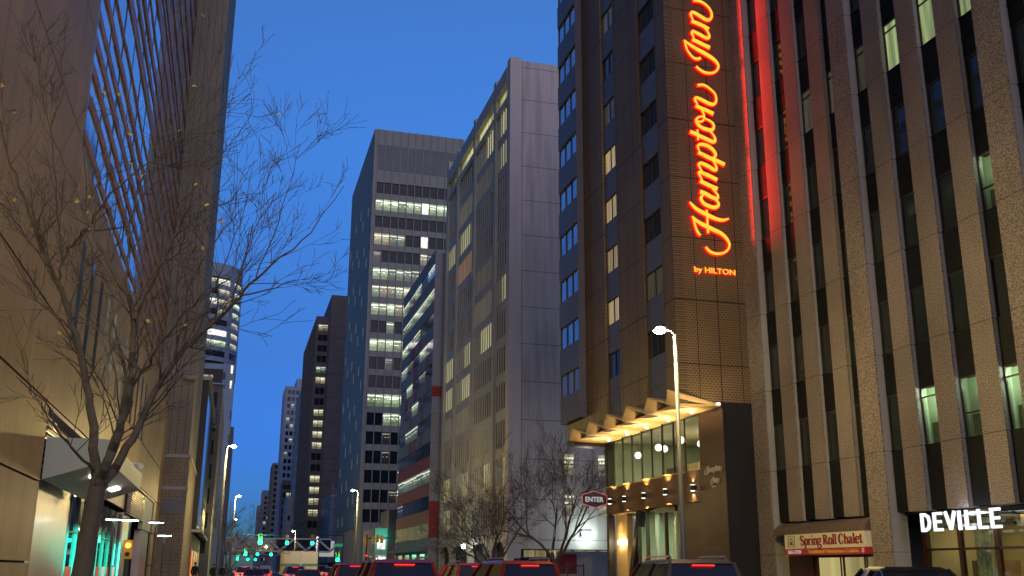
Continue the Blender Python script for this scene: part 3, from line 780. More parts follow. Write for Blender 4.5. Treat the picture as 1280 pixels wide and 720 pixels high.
# restaurant shop front
sh = thing('restaurant', 'small restaurant front with brown ribbed awning and yellow lit windows', 'shop', (24.2, 36.9, 0))
mb = MB(); prof = [(24.35, 3.05)] + [(24.35 - .78 * math.sin(a), 3.0 + .58 * math.cos(a)) for a in [i * math.pi / 16 for i in range(0, 9)]] + [(23.57, 3.0)]
prof = [(24.35, 3.58)] + [(24.35 - .78 * math.sin(i * math.pi / 16), 3.02 + .56 * math.cos(i * math.pi / 16)) for i in range(1, 9)] + [(24.35, 3.02)]
mb.prism(prof, lambda p, d: (p[0], d, p[1]), 33.75, 40.6); build(mb, 'awning', M['awning'], sh)
mb = MB(); mb.box(24.5, 24.6, 33.8, 40.9, 0, 3.0); build(mb, 'wall', M['maroon'], sh)
for a, b in ((34.1, 34.9), (35.1, 36.45), (36.75, 38.35)):
    mb = MB(); mb.box(24.42, 24.5, a, b, .7, 2.05); w_ = build(mb, 'window', M['shop_lit'], sh)
    mb = MB(); mb.box(24.38, 24.42, a - .06, a, .7, 2.1); mb.box(24.38, 24.42, b, b + .06, .7, 2.1); mb.box(24.38, 24.42, a, b, 2.05, 2.12); build(mb, 'frame', M['red_frame'], w_)
mb = MB(); mb.box(24.4, 24.5, 38.8, 39.8, .15, 2.2); d_ = build(mb, 'door', M['red_frame'], sh)
mb = MB(); mb.box(24.36, 24.4, 38.9, 38.95, .9, 1.3); build(mb, 'handle', M['rim'], d_)
sg = thing('restaurant_sign', 'cream shop sign with dark red serif lettering and a red strip below', 'sign', (23.57, 36.4, 2.6))
mb = MB(); mb.box(23.57, 24.3, 33.76, 39.6, 2.42, 3.02); build(mb, 'sign_face', M['cream_face'], sg)
mb = MB(); mb.box(23.55, 24.3, 33.76, 39.6, 2.16, 2.42); build(mb, 'red_strip', M['red_face'], sg)
SER = {
'S': (.48, [[(.43, .56, .04), (.36, .69, .07), (.22, .73, .08), (.09, .64, .12), (.11, .5, .15), (.25, .38, .17), (.40, .25, .15), (.41, .11, .12), (.27, .01, .08), (.13, .03, .07), (.04, .17, .05)]]),
'p': (.46, [[(.12, .5, .12), (.12, -.22, .12)], [(.12, .4, .05), (.22, .49, .08), (.35, .42, .12), (.38, .25, .13), (.34, .08, .12), (.22, .0, .07), (.12, .06, .05)], [(.02, -.22, .05), (.24, -.22, .05)], [(.02, .48, .05), (.12, .48, .05)]]),
'r': (.36, [[(.1, .5, .12), (.1, .0, .12)], [(.1, .36, .05), (.2, .47, .09), (.31, .45, .13)], [(.0, .02, .05), (.22, .02, .05)]]),
'i': (.23, [[(.11, .5, .12), (.11, .0, .12)], [(.1, .66, .14), (.13, .74, .10)], [(.0, .02, .05), (.22, .02, .05)]]),
'n': (.46, [[(.1, .5, .12), (.1, .0, .12)], [(.1, .36, .05), (.22, .48, .09), (.33, .44, .12), (.36, .3, .12), (.36, .0, .12)], [(.0, .02, .05), (.2, .02, .05)], [(.28, .02, .05), (.44, .02, .05)]]),
'g': (.46, [[(.2, .49, .08), (.07, .42, .1), (.07, .24, .1), (.2, .17, .07), (.33, .24, .1), (.33, .42, .1), (.2, .49, .08)], [(.33, .46, .06), (.44, .5, .08)], [(.12, .17, .07), (.08, .06, .09), (.3, .0, .1), (.4, -.1, .1), (.3, -.23, .08), (.1, -.22, .09), (.04, -.1, .08), (.12, .02, .06)]]),
'R': (.58, [[(.12, .74, .13), (.12, .0, .13)], [(.12, .7, .07), (.3, .71, .08), (.42, .56, .13), (.3, .4, .08), (.14, .38, .06)], [(.24, .38, .12), (.38, .14, .14), (.52, .0, .1)], [(.0, .02, .05), (.25, .02, .05)], [(.0, .72, .05), (.14, .72, .05)]]),
'o': (.46, [[(.22, .5, .07), (.08, .4, .13), (.06, .25, .14), (.09, .09, .13), (.22, .0, .07), (.35, .09, .13), (.38, .25, .14), (.36, .4, .13), (.22, .5, .07)]]),
'l': (.23, [[(.11, .75, .12), (.11, .0, .12)], [(.0, .02, .05), (.22, .02, .05)], [(.02, .73, .05), (.12, .73, .05)]]),
'C': (.58, [[(.5, .52, .05), (.42, .68, .07), (.28, .74, .08), (.12, .6, .14), (.08, .37, .15), (.12, .13, .14), (.28, .0, .08), (.42, .06, .06), (.51, .2, .04)]]),
'h': (.46, [[(.1, .75, .12), (.1, .0, .12)], [(.1, .36, .05), (.22, .48, .09), (.33, .44, .12), (.36, .3, .12), (.36, .0, .12)], [(.0, .02, .05), (.2, .02, .05)], [(.28, .02, .05), (.44, .02, .05)]]),
'a': (.44, [[(.07, .38, .1), (.14, .47, .08), (.26, .46, .1), (.31, .34, .12), (.31, .08, .12), (.42, .02, .06)], [(.31, .28, .06), (.14, .24, .09), (.07, .12, .12), (.16, .02, .09), (.3, .1, .05)]]),
'e': (.42, [[(.08, .27, .06), (.34, .29, .06), (.33, .42, .1), (.21, .5, .07), (.09, .4, .13), (.07, .22, .14), (.12, .06, .12), (.24, .0, .08), (.36, .12, .04)]]),
't': (.32, [[(.14, .66, .1), (.13, .12, .13), (.2, .02, .08), (.3, .06, .05)], [(.0, .49, .06), (.28, .49, .06)]]),
' ': (.16, [])}
def set_serif(s, ox, width, fn, mb):
    tot = sum(SER[c][0] for c in s); k = width / tot; x = 0
    for ch in s:
        adv, st = SER[ch]
        for q in st: stroke(mb, [(ox + (x + p[0]) * k, p[1], p[2] * .95) for p in q], fn, 0, 0, .02, smooth=len(q) > 3)
        x += adv
mb = MB(); HS = .52
# widths of strokes are in letter units, so the mapping keeps them condensed
def serif_fn(x, y, d): return (23.57 - d, 38.45 - x, 2.555 + y * HS)
tot = sum(SER[c][0] for c in 'Spring Roll Chalet'); kx = 4.45 / tot; x = 0
for ch in 'Spring Roll Chalet':
    adv, st = SER[ch]
    for q in st:
        stroke(mb, [(x + p[0], p[1], p[2]) for p in q], lambda a, b, d: (23.57 - d, 38.35 - a * kx, 2.56 + b * HS), .01, 0, .02, smooth=len(q) > 3)
    x += adv
build(mb, 'lettering', M['red_ink'], sg)
mb = MB(); F2 = lambda a, b, d: (23.57 - d, 39.3 - a, 2.5 + b)
for q in ([(0, 0, .02), (.5, 0, .02), (.5, .45, .02), (0, .45, .02), (0, 0, .02)], [(.1, .08, .03), (.4, .2, .03)], [(.4, .08, .03), (.1, .2, .03)], [(.14, .28, .02), (.25, .38, .02), (.36, .28, .02), (.25, .2, .02), (.14, .28, .02)], [(.25, .08, .05), (.25, .18, .05)]):
    stroke(mb, q, F2, 0, 0, .02, smooth=False)
build(mb, 'emblem', M['black_clad'], sg)
text_part('Traditional Vietnamese Cuisine', 'lettering', M['orange_ink'], sg, (23.55, 37.75, 2.22), (0, -1, 0), (0, 0, 1), 3.55, .15, .012, .01)
text_part('265-2750', 'lettering', M['white_ink'], sg, (23.55, 39.35, 2.22), (0, -1, 0), (0, 0, 1), 1.05, .14, .012, .008)
text_part('2', 'lettering', M['white_ink'], sg, (23.55, 33.98, 2.22), (0, -1, 0), (0, 0, 1), .12, .15, .012, .008)

# lobby of the granite block
lb = thing('hotel_lobby', 'warm lit lobby behind dark red frames under the white block letter sign', 'lobby', (25.8, 27.5, 0))
mb = MB(); mb.box(28.2, 28.3, 14, 32.3, 0, 3.5); mb.box(25.3, 28.2, 32.2, 32.3, 0, 3.5); build(mb, 'back_wall', M['interior'], lb)
mb = MB(); mb.box(25.3, 28.3, 14, 32.3, 0.1, .14); build(mb, 'floor', M['lobby_wood'], lb)
mb = MB(); mb.box(25.3, 28.3, 14, 32.3, 3.42, 3.5); build(mb, 'ceiling', M['white_paint'], lb)
ysf = [32.3, 30.4, 28.6, 27.0, 25.4, 23.6, 21.6]
mb = MB()
for y in ysf: mb.box(25.1, 25.25, y - .09, y + .09, .1, 3.5)
mb.box(25.1, 25.22, 21.6, 32.3, 2.25, 2.33); mb.box(25.08, 25.25, 21.6, 28.6, .9, 1.0); mb.box(25.08, 25.25, 21.6, 27.0, 1.65, 1.78)
build(mb, 'frame', M['red_frame'], lb)
for i in range(len(ysf) - 1):
    mb = MB(); mb.box(25.14, 25.16, ysf[i + 1] + .09, ysf[i] - .09, .15, 3.45); build(mb, 'window', M['clear'], lb)
for y0, y1 in ((29.2, 30.3), (27.2, 28.0), (22.0, 24.6)):
    mb = MB(); n_ = int((y1 - y0) / .05)
    pts = [(25.6 + .06 * math.sin(i * 1.3) + .03 * math.sin(i * 2.7), y0 + i * .05) for i in range(n_)]
    for i in range(n_ - 1):
        (xa, ya), (xb, yb) = pts[i], pts[i + 1]; mb.hexa([(xa, ya, .15), (xb, yb, .15), (xb + .02, yb, .15), (xa + .02, ya, .15)], [(xa, ya, 3.4), (xb, yb, 3.4), (xb + .02, yb, 3.4), (xa + .02, ya, 3.4)])
    build(mb, 'curtain', M['curtain_cloth'], lb)
mb = MB(); mb.box(26.2, 26.9, 29.6, 31.2, .15, 1.9); build(mb, 'reception_desk', M['lobby_wood'], lb)
light('ceiling_light', 'AREA', (26.6, 27.5, 3.38), 90, (1, .72, .38), lb, 2.4)
light('ceiling_light', 'AREA', (26.6, 31, 3.38), 22, (1, .75, .42), lb, .8)
mb = MB(); mb.box(24.6, 25.2, 28.9, 29.3, 3.44, 3.5); build(mb, 'down_light', M['globe'], lb)

ds = thing('block_letter_sign', 'glowing white block letter sign over the warm lit lobby', 'sign', (23.72, 28.4, 3.2))
LET = {'D': [[(0, 0), (0, 1)], [(-.0, .93), (.16, .93), (.36, .8), (.42, .5), (.36, .2), (.16, .07), (0, .07)]], 'E': [[(0, 0), (0, 1)], [(0, .93), (.42, .93)], [(0, .5), (.36, .5)], [(0, .07), (.42, .07)]],
       'V': [[(-.05, 1.0), (.2, .05)], [(.45, 1.0), (.2, .05)]], 'I': [[(0, 0), (0, 1)]], 'L': [[(0, 0), (0, 1)], [(0, .07), (.4, .07)]]}
x = 0; LH = .64
for ch in 'DEVILLE':
    mb = MB()
    for q in LET[ch]:
        stroke(mb, [(x + a * .92, b * LH, .098) for a, b in q], lambda a, b, d: (23.74 - d, 30.5 - a, 2.86 + b), 0, 0, .08, smooth=False)
    build(mb, 'letter', M['sign_white'], ds)
    x += {'D': .66, 'E': .62, 'V': .64, 'I': .34, 'L': .58}[ch]
mb = MB(); mb.box(23.76, 23.85, 26.2, 30.6, 2.95, 3.05); mb.box(23.76, 23.85, 26.2, 30.6, 3.3, 3.36)
for y in (26.6, 28.4, 30.2): mb.box(23.8, 25.1, y - .02, y + .02, 3.3, 3.34)
build(mb, 'support_rail', M['dark_pole'], ds)
light('sign_light', 'AREA', (23.6, 28.4, 3.1), 40, (.8, .85, 1), ds, .6, (0, R(-90), 0))

# ------------------------------------------------------------------ hotel tower
ho = thing('hotel_tower', 'brown expanded metal clad hotel tower carrying the red script sign', 'hotel', (20, 42.3, 0))
HT = 47.0
mb = MB(); mb.box(20.5, 36, 42.7, 58.6, 9.3, HT); build(mb, 'core', M['gap'], ho)
for a, b in ((42.262, 43.55), (45.95, 49.5), (51.6, 55.0)):
    mb = MB(); mb.box(20.0, 20.5, a + .003, b, 9.2, HT); build(mb, 'street_cladding', M['mesh_w'], ho)
mb = MB(); mb.box(20.04, 27, 42.27, 42.7, 9.3, HT); build(mb, 'sign_wall', M['mesh_s'], ho)
def win_col(a, b, x, glassf, bay=False):
    for k in range(-2, 10):
        mb = MB(); z = 15.05 + 3.1 * k
        if bay and k == -2: continue
        z0 = z - 1.65 if k > -2 else 9.2
        if k == -1 and not bay: z0 = 10.4
        if k == -2: mb.box(x + .12, x + .5, a, b, 9.2, 10.4)
        else: mb.box(x if bay else x + .1, x + .6, a, b, z0 + .003, z)
        if k == 9: mb.box(x + .1, x + .6, a, b, 15.05 + 3.1 * 9 + 1.45, HT)
        build(mb, 'spandrel', M['spandrel'], ho)
    for k in range(-1, 10):
        z = 15.05 + 3.1 * k
        key = glassf(k); q = MB(); rc = .12 if bay else .2; q.box(x + rc, x + rc + .04, a, b, z, z + 1.45); w_ = build(q, 'window', M[key], ho)
        q = MB(); n_ = 3 if bay else 2
        for i in range(n_ + 1):
            u = a + .03 + (b - a - .06) * i / n_; q.box(x + rc - .06, x + rc, u - .03, u + .03, z, z + 1.45)
        q.box(x + rc - .06, x + rc, a, b, z + 1.39, z + 1.45); q.box(x + rc - .06, x + rc, a, b, z, z + .05); build(q, 'frame', M['bronze_frame'], w_)
win_col(43.55, 45.95, 20.0, lambda k: 'dim_curtain' if k in (0, 7) else 'hotel_glass')
win_col(49.5, 51.6, 20.0, lambda k: {1: 'warm_curtain', 2: 'warm_curtain', 0: 'warm_curtain', 3: 'warm_curtain', 4: 'dim_curtain', 7: 'dim_curtain', 6: 'dim_curtain'}.get(k, 'hotel_glass'))
win_col(55.0, 58.6, 19.55, lambda k: 'blue_glass' if k >= 0 else 'dim_curtain', True)
mb = MB(); mb.box(19.55, 19.998, 54.96, 54.997, 10.3, HT); build(mb, 'bay_side', M['spandrel'], ho)
mb = MB(); mb.box(20.0, 20.5, 55.0, 58.6, 9.2, 11.6); build(mb, 'street_cladding', M['mesh_w'], ho)
mb = MB(); mb.box(20.0, 36, 42.3, 58.6, 9.17, 9.28); mb.box(20, 36, 57.4, 58.6, 8.9, 9.17); build(mb, 'soffit', M['bronze_panel'], ho)
# podium
mb = MB(); mb.box(22.27, 22.5, 42.3, 44.9, 0, 9.17); build(mb, 'podium_wall', M['bronze_panel'], ho)
mb = MB(); mb.box(22.5, 38, 57.1, 57.3, 4.8, 9.17); build(mb, 'podium_wall', M['bronze_panel'], ho)
mb = MB(); mb.box(22.5, 27, 42.26, 42.5, 0, 9.28); mb.box(22.275, 22.5, 42.26, 42.296, 0, 9.28); build(mb, 'dark_side_wall', M['black_clad'], ho)
MOD = 2.85
def zig(k):    # plan points of one folded bay: y from far to near
    y = 57.3 - MOD * k
    return (22.02, y), (22.38, y - 2.0), (22.02, y - MOD)
for k in range(4):
    (xa, ya), (xb, yb), (xc, yc) = zig(k)
    if k == 3: yc = max(yc, 44.92)
    for (x0, y0), (x1, y1), nm in (((xa, ya), (xb, yb), 0), ((xb, yb), (xc, yc), 1)):
        y1 = max(y1, 44.92)
        mb = MB(); mb.hexa([(x0, y0, 4.8), (x0 + .15, y0, 4.8), (x1 + .15, y1, 4.8), (x1, y1, 4.8)], [(x0, y0, 6.35), (x0 + .15, y0, 6.35), (x1 + .15, y1, 6.35), (x1, y1, 6.35)])
        build(mb, 'folded_panel', M['bronze_matte'], ho)
        n_ = 2 if nm == 0 else 1
        for i in range(n_):
            f0, f1 = i / n_, (i + 1) / n_
            pa = (x0 + (x1 - x0) * f0, y0 + (y1 - y0) * f0); pb = (x0 + (x1 - x0) * f1, y0 + (y1 - y0) * f1)
            mb = MB(); mb.hexa([(pa[0], pa[1], 6.4), (pa[0] + .02, pa[1], 6.4), (pb[0] + .02, pb[1], 6.4), (pb[0], pb[1], 6.4)], [(pa[0], pa[1], 9.15), (pa[0] + .02, pa[1], 9.15), (pb[0] + .02, pb[1], 9.15), (pb[0], pb[1], 9.15)])
            w_ = build(mb, 'lobby_glass', M['clear'], ho)
            mb = MB(); mb.box(pa[0] - .03, pa[0] + .05, pa[1] - .04, pa[1] + .04, 6.35, 9.17); build(mb, 'mullion', M['bronze_frame'], w_)
    mb = MB(); mb.hexa([(xa - .06, ya, 6.35), (xa + .1, ya, 6.35), (xb + .1, yb, 6.35), (xb - .06, yb, 6.35)], [(xa - .06, ya, 6.41), (xa + .1, ya, 6.41), (xb + .1, yb, 6.41), (xb - .06, yb, 6.41)]); build(mb, 'sill', M['gold'], ho)
mb = MB(); mb.hexa([(22.02, 45.9, 4.8), (22.4, 45.9, 4.8), (22.4, 44.92, 4.8), (22.27, 44.92, 4.8)], [(22.02, 45.9, 6.35), (22.4, 45.9, 6.35), (22.4, 44.92, 6.35), (22.27, 44.92, 6.35)]); build(mb, 'folded_panel', M['bronze_panel'], ho)
mb = MB(); mb.hexa([(22.02, 45.9, 6.4), (22.04, 45.9, 6.4), (22.29, 44.92, 6.4), (22.27, 44.92, 6.4)], [(22.02, 45.9, 9.15), (22.04, 45.9, 9.15), (22.29, 44.92, 9.15), (22.27, 44.92, 9.15)]); build(mb, 'lobby_glass', M['clear'], ho)
# wall lamps on the folds: up and down light
for k in range(5):
    y = 57.0 - MOD * k - (.15 if k else .7); x = 21.98 if k < 4 else 22.2
    mb = MB(); mb.box(x - .22, x - .02, y - .1, y + .1, 5.35, 5.62); s_ = build(mb, 'wall_lamp', M['dark_pole'], ho)
    mb = MB(); mb.box(x - .2, x - .05, y - .08, y + .08, 5.33, 5.35); mb.box(x - .2, x - .05, y - .08, y + .08, 5.62, 5.64); build(mb, 'lens', M['globe'], s_)
    light('lamp_light', 'SPOT', (x - .12, y, 5.68), 420, (1, .72, .28), ho, .02, (R(180), 0, 0), R(75), .8)
    light('lamp_light', 'SPOT', (x - .12, y, 5.28), 420, (1, .72, .28), ho, .02, (0, 0, 0), R(75), .8)
# upper room
mb = MB(); mb.box(22.5, 30, 44.9, 57.1, 6.2, 6.3); build(mb, 'room_floor', M['lobby_wood'], ho)
mb = MB(); mb.box(22.5, 30, 44.9, 57.1, 9.1, 9.16); build(mb, 'room_ceiling', M['white_paint'], ho)
mb = MB(); mb.box(29.9, 30, 44.9, 57.1, 6.3, 9.1); mb.box(22.5, 30, 57.02, 57.09, 6.3, 9.1); mb.box(22.5, 30, 44.91, 44.98, 6.3, 9.1); build(mb, 'room_wall', M['lobby_wall'], ho)
mb = MB(); mb.box(25.5, 26.2, 45.5, 56, 6.3, 7.5); mb.box(27.5, 27.7, 47, 49, 6.3, 9.1); mb.box(26.6, 26.8, 52, 53.3, 6.3, 9.1); build(mb, 'bar_counter', M['lobby_wood'], ho)
for i, (x, y, z) in enumerate([(23.4, 55.4, 8.2), (23.5, 52.6, 8.35), (24.6, 54.2, 8.5), (23.6, 49.8, 8.45), (25.2, 50.6, 8.4), (24.5, 47.5, 8.5)]):
    mb = MB(); mb.ball((x, y, z), .2, 14); p_ = build(mb, 'globe_lamp', M['globe'], ho, True)
    mb = MB(); mb.tube([(x, y, z + .18), (x, y, 9.1)], .012, 5); build(mb, 'cord', M['black'], p_)
light('room_light', 'AREA', (25.5, 51, 9.0), 700, (1, .88, .6), ho, 3.5)
# ground floor: glazed entrance + bronze leaf
for a, b in ((53.4, 52.2), (52.2, 50.9), (50.9, 49.7), (49.7, 48.4), (48.4, 47.1)):
    mb = MB(); mb.box(22.5, 22.53, b + .05, a - .05, .15, 4.78); w_ = build(mb, 'entrance_glass', M['clear'], ho)
    mb = MB(); mb.box(22.42, 22.6, a - .06, a + .06, .1, 4.8); build(mb, 'mullion', M['bronze_frame'] if a != 50.9 else M['canopy_white'], w_)
mb = MB(); mb.box(22.4, 22.6, 48.4, 50.9, 4.5, 4.8); mb.box(22.4, 22.6, 48.3, 48.5, .1, 4.5); build(mb, 'portal_frame', M['canopy_white'], ho)
mb = MB(); mb.box(22.3, 22.5, 44.9, 47.1, 0, 4.8); build(mb, 'bronze_leaf', M['bronze_panel'], ho)
mb = MB(); mb.box(26, 26.1, 44.9, 53.4, 0, 4.8); mb.box(22.6, 30, 53.35, 53.45, 0, 4.8); build(mb, 'vestibule_wall', M['lobby_wall'], ho)
mb = MB(); mb.box(22.5, 30, 44.9, 57.1, 4.72, 4.8); mb.box(22.3, 36, 53.4, 57.3, 4.73, 4.79); build(mb, 'ground_soffit', M['gold'], ho)
light('vestibule_light', 'AREA', (24.2, 50, 4.6), 260, (.95, 1, .75), ho, 1.6)
mb = MB(); mb.box(22.1, 22.5, 57.15, 57.5, 0, 9.17); build(mb, 'corner_post', M['black_clad'], ho)
mb = MB(); mb.box(22.55, 22.9, 55.35, 57.1, 0, 4.75); build(mb, 'lit_column', M['gold'], ho)
mb = MB(); mb.hexa([(22.4, 54.9, 0), (22.8, 54.9, 0), (22.8, 55.35, 0), (22.4, 55.35, 0)][::1], [(22.4, 53.0, 4.75), (22.8, 53.0, 4.75), (22.8, 53.5, 4.75), (22.4, 53.5, 4.75)]); build(mb, 'raking_column', M['black_clad'], ho)
mb = MB(); mb.ball((22.42, 56.2, 3.1), .13, 12); build(mb, 'column_lamp', M['lamp_lens'], ho, True)
light('lamp_light', 'POINT', (22.2, 56.2, 3.1), 45, (1, .75, .35), ho, .1)
# folded canopies
CV = [(56.9, 55.6), (54.1, 52.7), (51.2, 49.9), (48.4, 47.1), (45.55, 44.3), (42.7, 41.5)]
nx = 22.2
for k in range(6):
    yv, yp = CV[k]; yn = CV[k + 1][0] if k < 5 else 42.3
    V = (19.55, yv, 9.1); Pk = (19.3, yp if k < 5 else 42.0, 9.62); N = (19.7, yn, 9.12); Bk = (nx, max(yp - 1.6, 42.35), 9.12); B0 = (nx, yv + .9 if k else 57.6, 9.1)
    mb = MB()
    if k == 5: Bk = (nx, 42.3, 9.1)
    top = [(p[0], p[1], p[2] + .1) for p in (V, Pk, Bk, B0)]
    mb.add([V, Pk, Bk, B0] + top, [(0, 1, 2), (0, 2, 3), (4, 6, 5), (4, 7, 6), (0, 4, 5, 1), (1, 5, 6, 2), (2, 6, 7, 3), (3, 7, 4, 0)])
    if k < 5:
        b_ = [Pk, N, Bk]; t_ = [(p[0], p[1], p[2] + .1) for p in b_]
        mb.add(b_ + t_, [(0, 1, 2), (3, 5, 4), (0, 3, 4, 1), (1, 4, 5, 2), (2, 5, 3, 0)])
    c_ = build(mb, 'folded_canopy', M['gold'], ho)
    ly = yp - .3
    mb = MB(); mb.tube([(21.5, ly, 8.98), (21.5, ly, 9.06)], .09, 10); build(mb, 'down_light', M['globe'], c_)
    light('canopy_light', 'SPOT', (21.0, ly, 7.9), 260, (1, .78, .42), ho, .06, (R(180), 0, 0), R(130), .9)

# script sign
HAMP = [[(21.426,17.614,0.093),(21.306,17.76,0.087),(21.209,17.996,0.075),(21.133,18.304,0.056),(21.072,18.562,0.044)],[(21.054,18.561,0.05),(21.192,18.416,0.112),(21.475,18.251,0.149),(21.851,18.096,0.18),(22.228,17.957,0.174),(22.588,17.817,0.155),(22.835,17.629,0.124),(22.987,17.398,0.093),(23.016,17.26,0.075),(22.949,17.043,0.068),(22.716,16.829,0.081),(22.381,16.728,0.093),(22.054,16.75,0.106),(21.842,16.869,0.093),(21.723,17.015,0.075)],[(20.961,19.312,0.044),(21.117,19.134,0.106),(21.363,18.947,0.155),(21.721,18.79,0.18),(22.081,18.65,0.174),(22.407,18.559,0.143),(22.701,18.536,0.112),(22.927,18.595,0.068),(23.041,18.65,0.037)],[(21.852,18.981,0.062),(21.867,18.627,0.062),(21.86,18.273,0.068),(21.871,17.781,0.075)],[(21.558,19.931,0.174),(21.813,19.87,0.174),(22.101,19.74,0.168),(22.356,19.661,0.155),(22.487,19.693,0.112),(22.514,19.84,0.075),(22.428,19.974,0.056),(22.305,20.105,0.05),(22.2,20.219,0.05)],[(21.678,19.765,0.075),(21.572,19.61,0.112),(21.625,19.42,0.131),(21.801,19.278,0.149),(22.036,19.196,0.162),(22.293,19.17,0.155),(22.482,19.262,0.124),(22.527,19.41,0.093),(22.46,19.528,0.075),(22.354,19.625,0.062)],[(21.568,20.508,0.155),(21.804,20.427,0.162),(22.094,20.316,0.168),(22.496,20.199,0.174)],[(21.682,20.576,0.044),(21.598,20.747,0.05),(21.524,20.901,0.075),(21.573,20.997,0.124),(21.902,20.909,0.168),(22.158,20.83,0.168),(22.504,20.689,0.168)],[(21.739,20.981,0.044),(21.603,21.219,0.056),(21.526,21.392,0.081),(21.635,21.496,0.124),(21.855,21.449,0.162),(22.111,21.352,0.162),(22.328,21.232,0.149),(22.476,21.213,0.118),(22.514,21.364,0.087),(22.456,21.54,0.062),(22.352,21.692,0.05)],[(21.551,22.071,0.143),(21.807,21.974,0.155),(22.173,21.836,0.168),(22.542,21.734,0.168),(22.965,21.583,0.168)],[(21.594,22.186,0.044),(21.521,22.361,0.068),(21.591,22.499,0.112),(21.798,22.543,0.143),(22.094,22.489,0.149),(22.349,22.336,0.143),(22.488,22.132,0.124),(22.472,21.964,0.093),(22.323,21.854,0.075)],[(21.157,23.163,0.155),(21.414,23.086,0.162),(21.744,22.962,0.162),(22.113,22.842,0.168),(22.371,22.764,0.155),(22.506,22.819,0.112),(22.515,22.987,0.081),(22.43,23.162,0.062),(22.287,23.311,0.05),(22.178,23.39,0.05)],[(21.545,23.325,0.056),(21.561,23.049,0.056),(21.556,22.771,0.056)],[(21.952,24.115,0.056),(21.724,24.077,0.068),(21.537,23.939,0.087),(21.52,23.75,0.106),(21.661,23.564,0.131),(21.881,23.455,0.149),(22.141,23.404,0.155),(22.349,23.412,0.137),(22.47,23.559,0.1),(22.462,23.764,0.081),(22.281,23.92,0.062),(21.984,24.018,0.056)],[(21.854,24.433,0.05),(21.941,24.275,0.05),(21.968,24.073,0.05),(21.903,23.895,0.062),(21.748,23.799,0.062),(21.617,23.8,0.056)],[(21.527,24.67,0.155),(21.786,24.574,0.162),(22.121,24.488,0.162),(22.474,24.348,0.174)],[(21.615,24.776,0.044),(21.485,24.985,0.075),(21.549,25.126,0.112),(21.736,25.096,0.137),(22.033,24.986,0.155),(22.294,24.89,0.155),(22.521,24.884,0.131),(22.67,25.038,0.087),(22.706,25.271,0.068),(22.632,25.527,0.062),(22.413,25.725,0.068),(22.191,25.865,0.081),(21.966,25.92,0.093),(21.697,25.858,0.093)]]
INN = [[(21.929,27.482,0.093),(21.772,27.4,0.112),(21.581,27.409,0.087),(21.361,27.588,0.062),(21.182,27.85,0.056),(21.1,28.149,0.05),(21.06,28.357,0.044)],[(21.046,28.374,0.044),(21.201,28.262,0.075),(21.461,28.109,0.124),(21.798,27.948,0.162),(22.174,27.793,0.18),(22.512,27.631,0.168),(22.773,27.457,0.137),(22.928,27.248,0.1),(22.916,27.032,0.081),(22.738,26.792,0.081),(22.424,26.668,0.093),(22.118,26.679,0.1),(21.857,26.794,0.093),(21.673,26.94,0.081)],[(21.517,28.489,0.155),(21.82,28.401,0.168),(22.122,28.292,0.168),(22.483,28.174,0.174)],[(21.6,28.62,0.044),(21.503,28.839,0.075),(21.56,28.986,0.112),(21.73,28.936,0.137),(21.995,28.841,0.149),(22.26,28.727,0.149),(22.454,28.739,0.118),(22.502,28.924,0.081),(22.397,29.144,0.062),(22.25,29.298,0.05)],[(21.529,29.573,0.155),(21.835,29.506,0.168),(22.178,29.404,0.168),(22.481,29.277,0.155)],[(21.593,29.703,0.044),(21.489,29.943,0.081),(21.574,30.116,0.124),(21.822,30.059,0.149),(22.125,29.912,0.162),(22.353,29.811,0.149),(22.549,29.824,0.118),(22.695,30.008,0.087),(22.708,30.27,0.075),(22.585,30.53,0.075),(22.361,30.732,0.087),(22.055,30.859,0.1),(21.705,30.846,0.106)]]
ss = thing('script_sign', 'tall vertical script sign in yellow neon with red edges on the brown tower', 'sign', (22, 42.05, 23))
pf = lambda a, b, d: (a, 42.27 - d, b)
for z_ in (19.5, 24.5, 29.5):
    l_ = light('neon_light', 'AREA', (23.1, 41.5, z_), 95, (1, .03, .02), ss, .6, (R(90), 0, R(-148)))
    l_.data.spread = R(75); l_.data.shape = 'RECTANGLE'; l_.data.size_y = 4.6
for word, L in (('word', HAMP), ('word', INN)):
    back = MB(); core = MB()
    for i, s_ in enumerate(L):
        e = i * .0015
        stroke(back, s_, pf, .058, .08 + e, .17 + e); stroke(core, s_, pf, .008, .175 + e, .23 + e)
    w_ = build(back, word, M['sign_glow'], ss); build(core, 'face', M['sign_core'], w_)
mb = MB()
b1 = text_part('by HILTON', 'letter_glow', M['sign_glow'], ss, (21.05, 42.2, 15.70), (1, 0, 0), (0, 0, 1), 2.27, .30, .03, .055)
b2 = text_part('by HILTON', 'small_letters', M['sign_core'], ss, (21.07, 42.15, 15.72), (1, 0, 0), (0, 0, 1), 2.22, .27, .03, .006)
# the same words, small and grey, on the podium wall
s2 = thing('small_script_sign', 'small brushed steel script sign on the dark bronze podium wall', 'sign', (22.2, 44, 6))
def small(L, rx, rz, k, yo, zo):
    mb = MB()
    for i, s_ in enumerate(L):
        stroke(mb, [(p[1] - rz, -(p[0] - rx), p[2]) for p in s_], lambda a, b, d: (22.25 - d, yo - (a * k), zo + b * k), .04, 0.0 + i * .001, .04 + i * .001)
    build(mb, 'word', M['grey_letter'], s2)
small(HAMP, 21.8, 16.73, .195, 44.35, 6.25)
small(INN, 21.8, 26.0, .195, 43.85, 5.72)
mb = MB(); mb.box(22.2, 22.24, 43.25, 43.6, 5.38, 5.43); build(mb, 'small_bar', M['grey_letter'], s2)

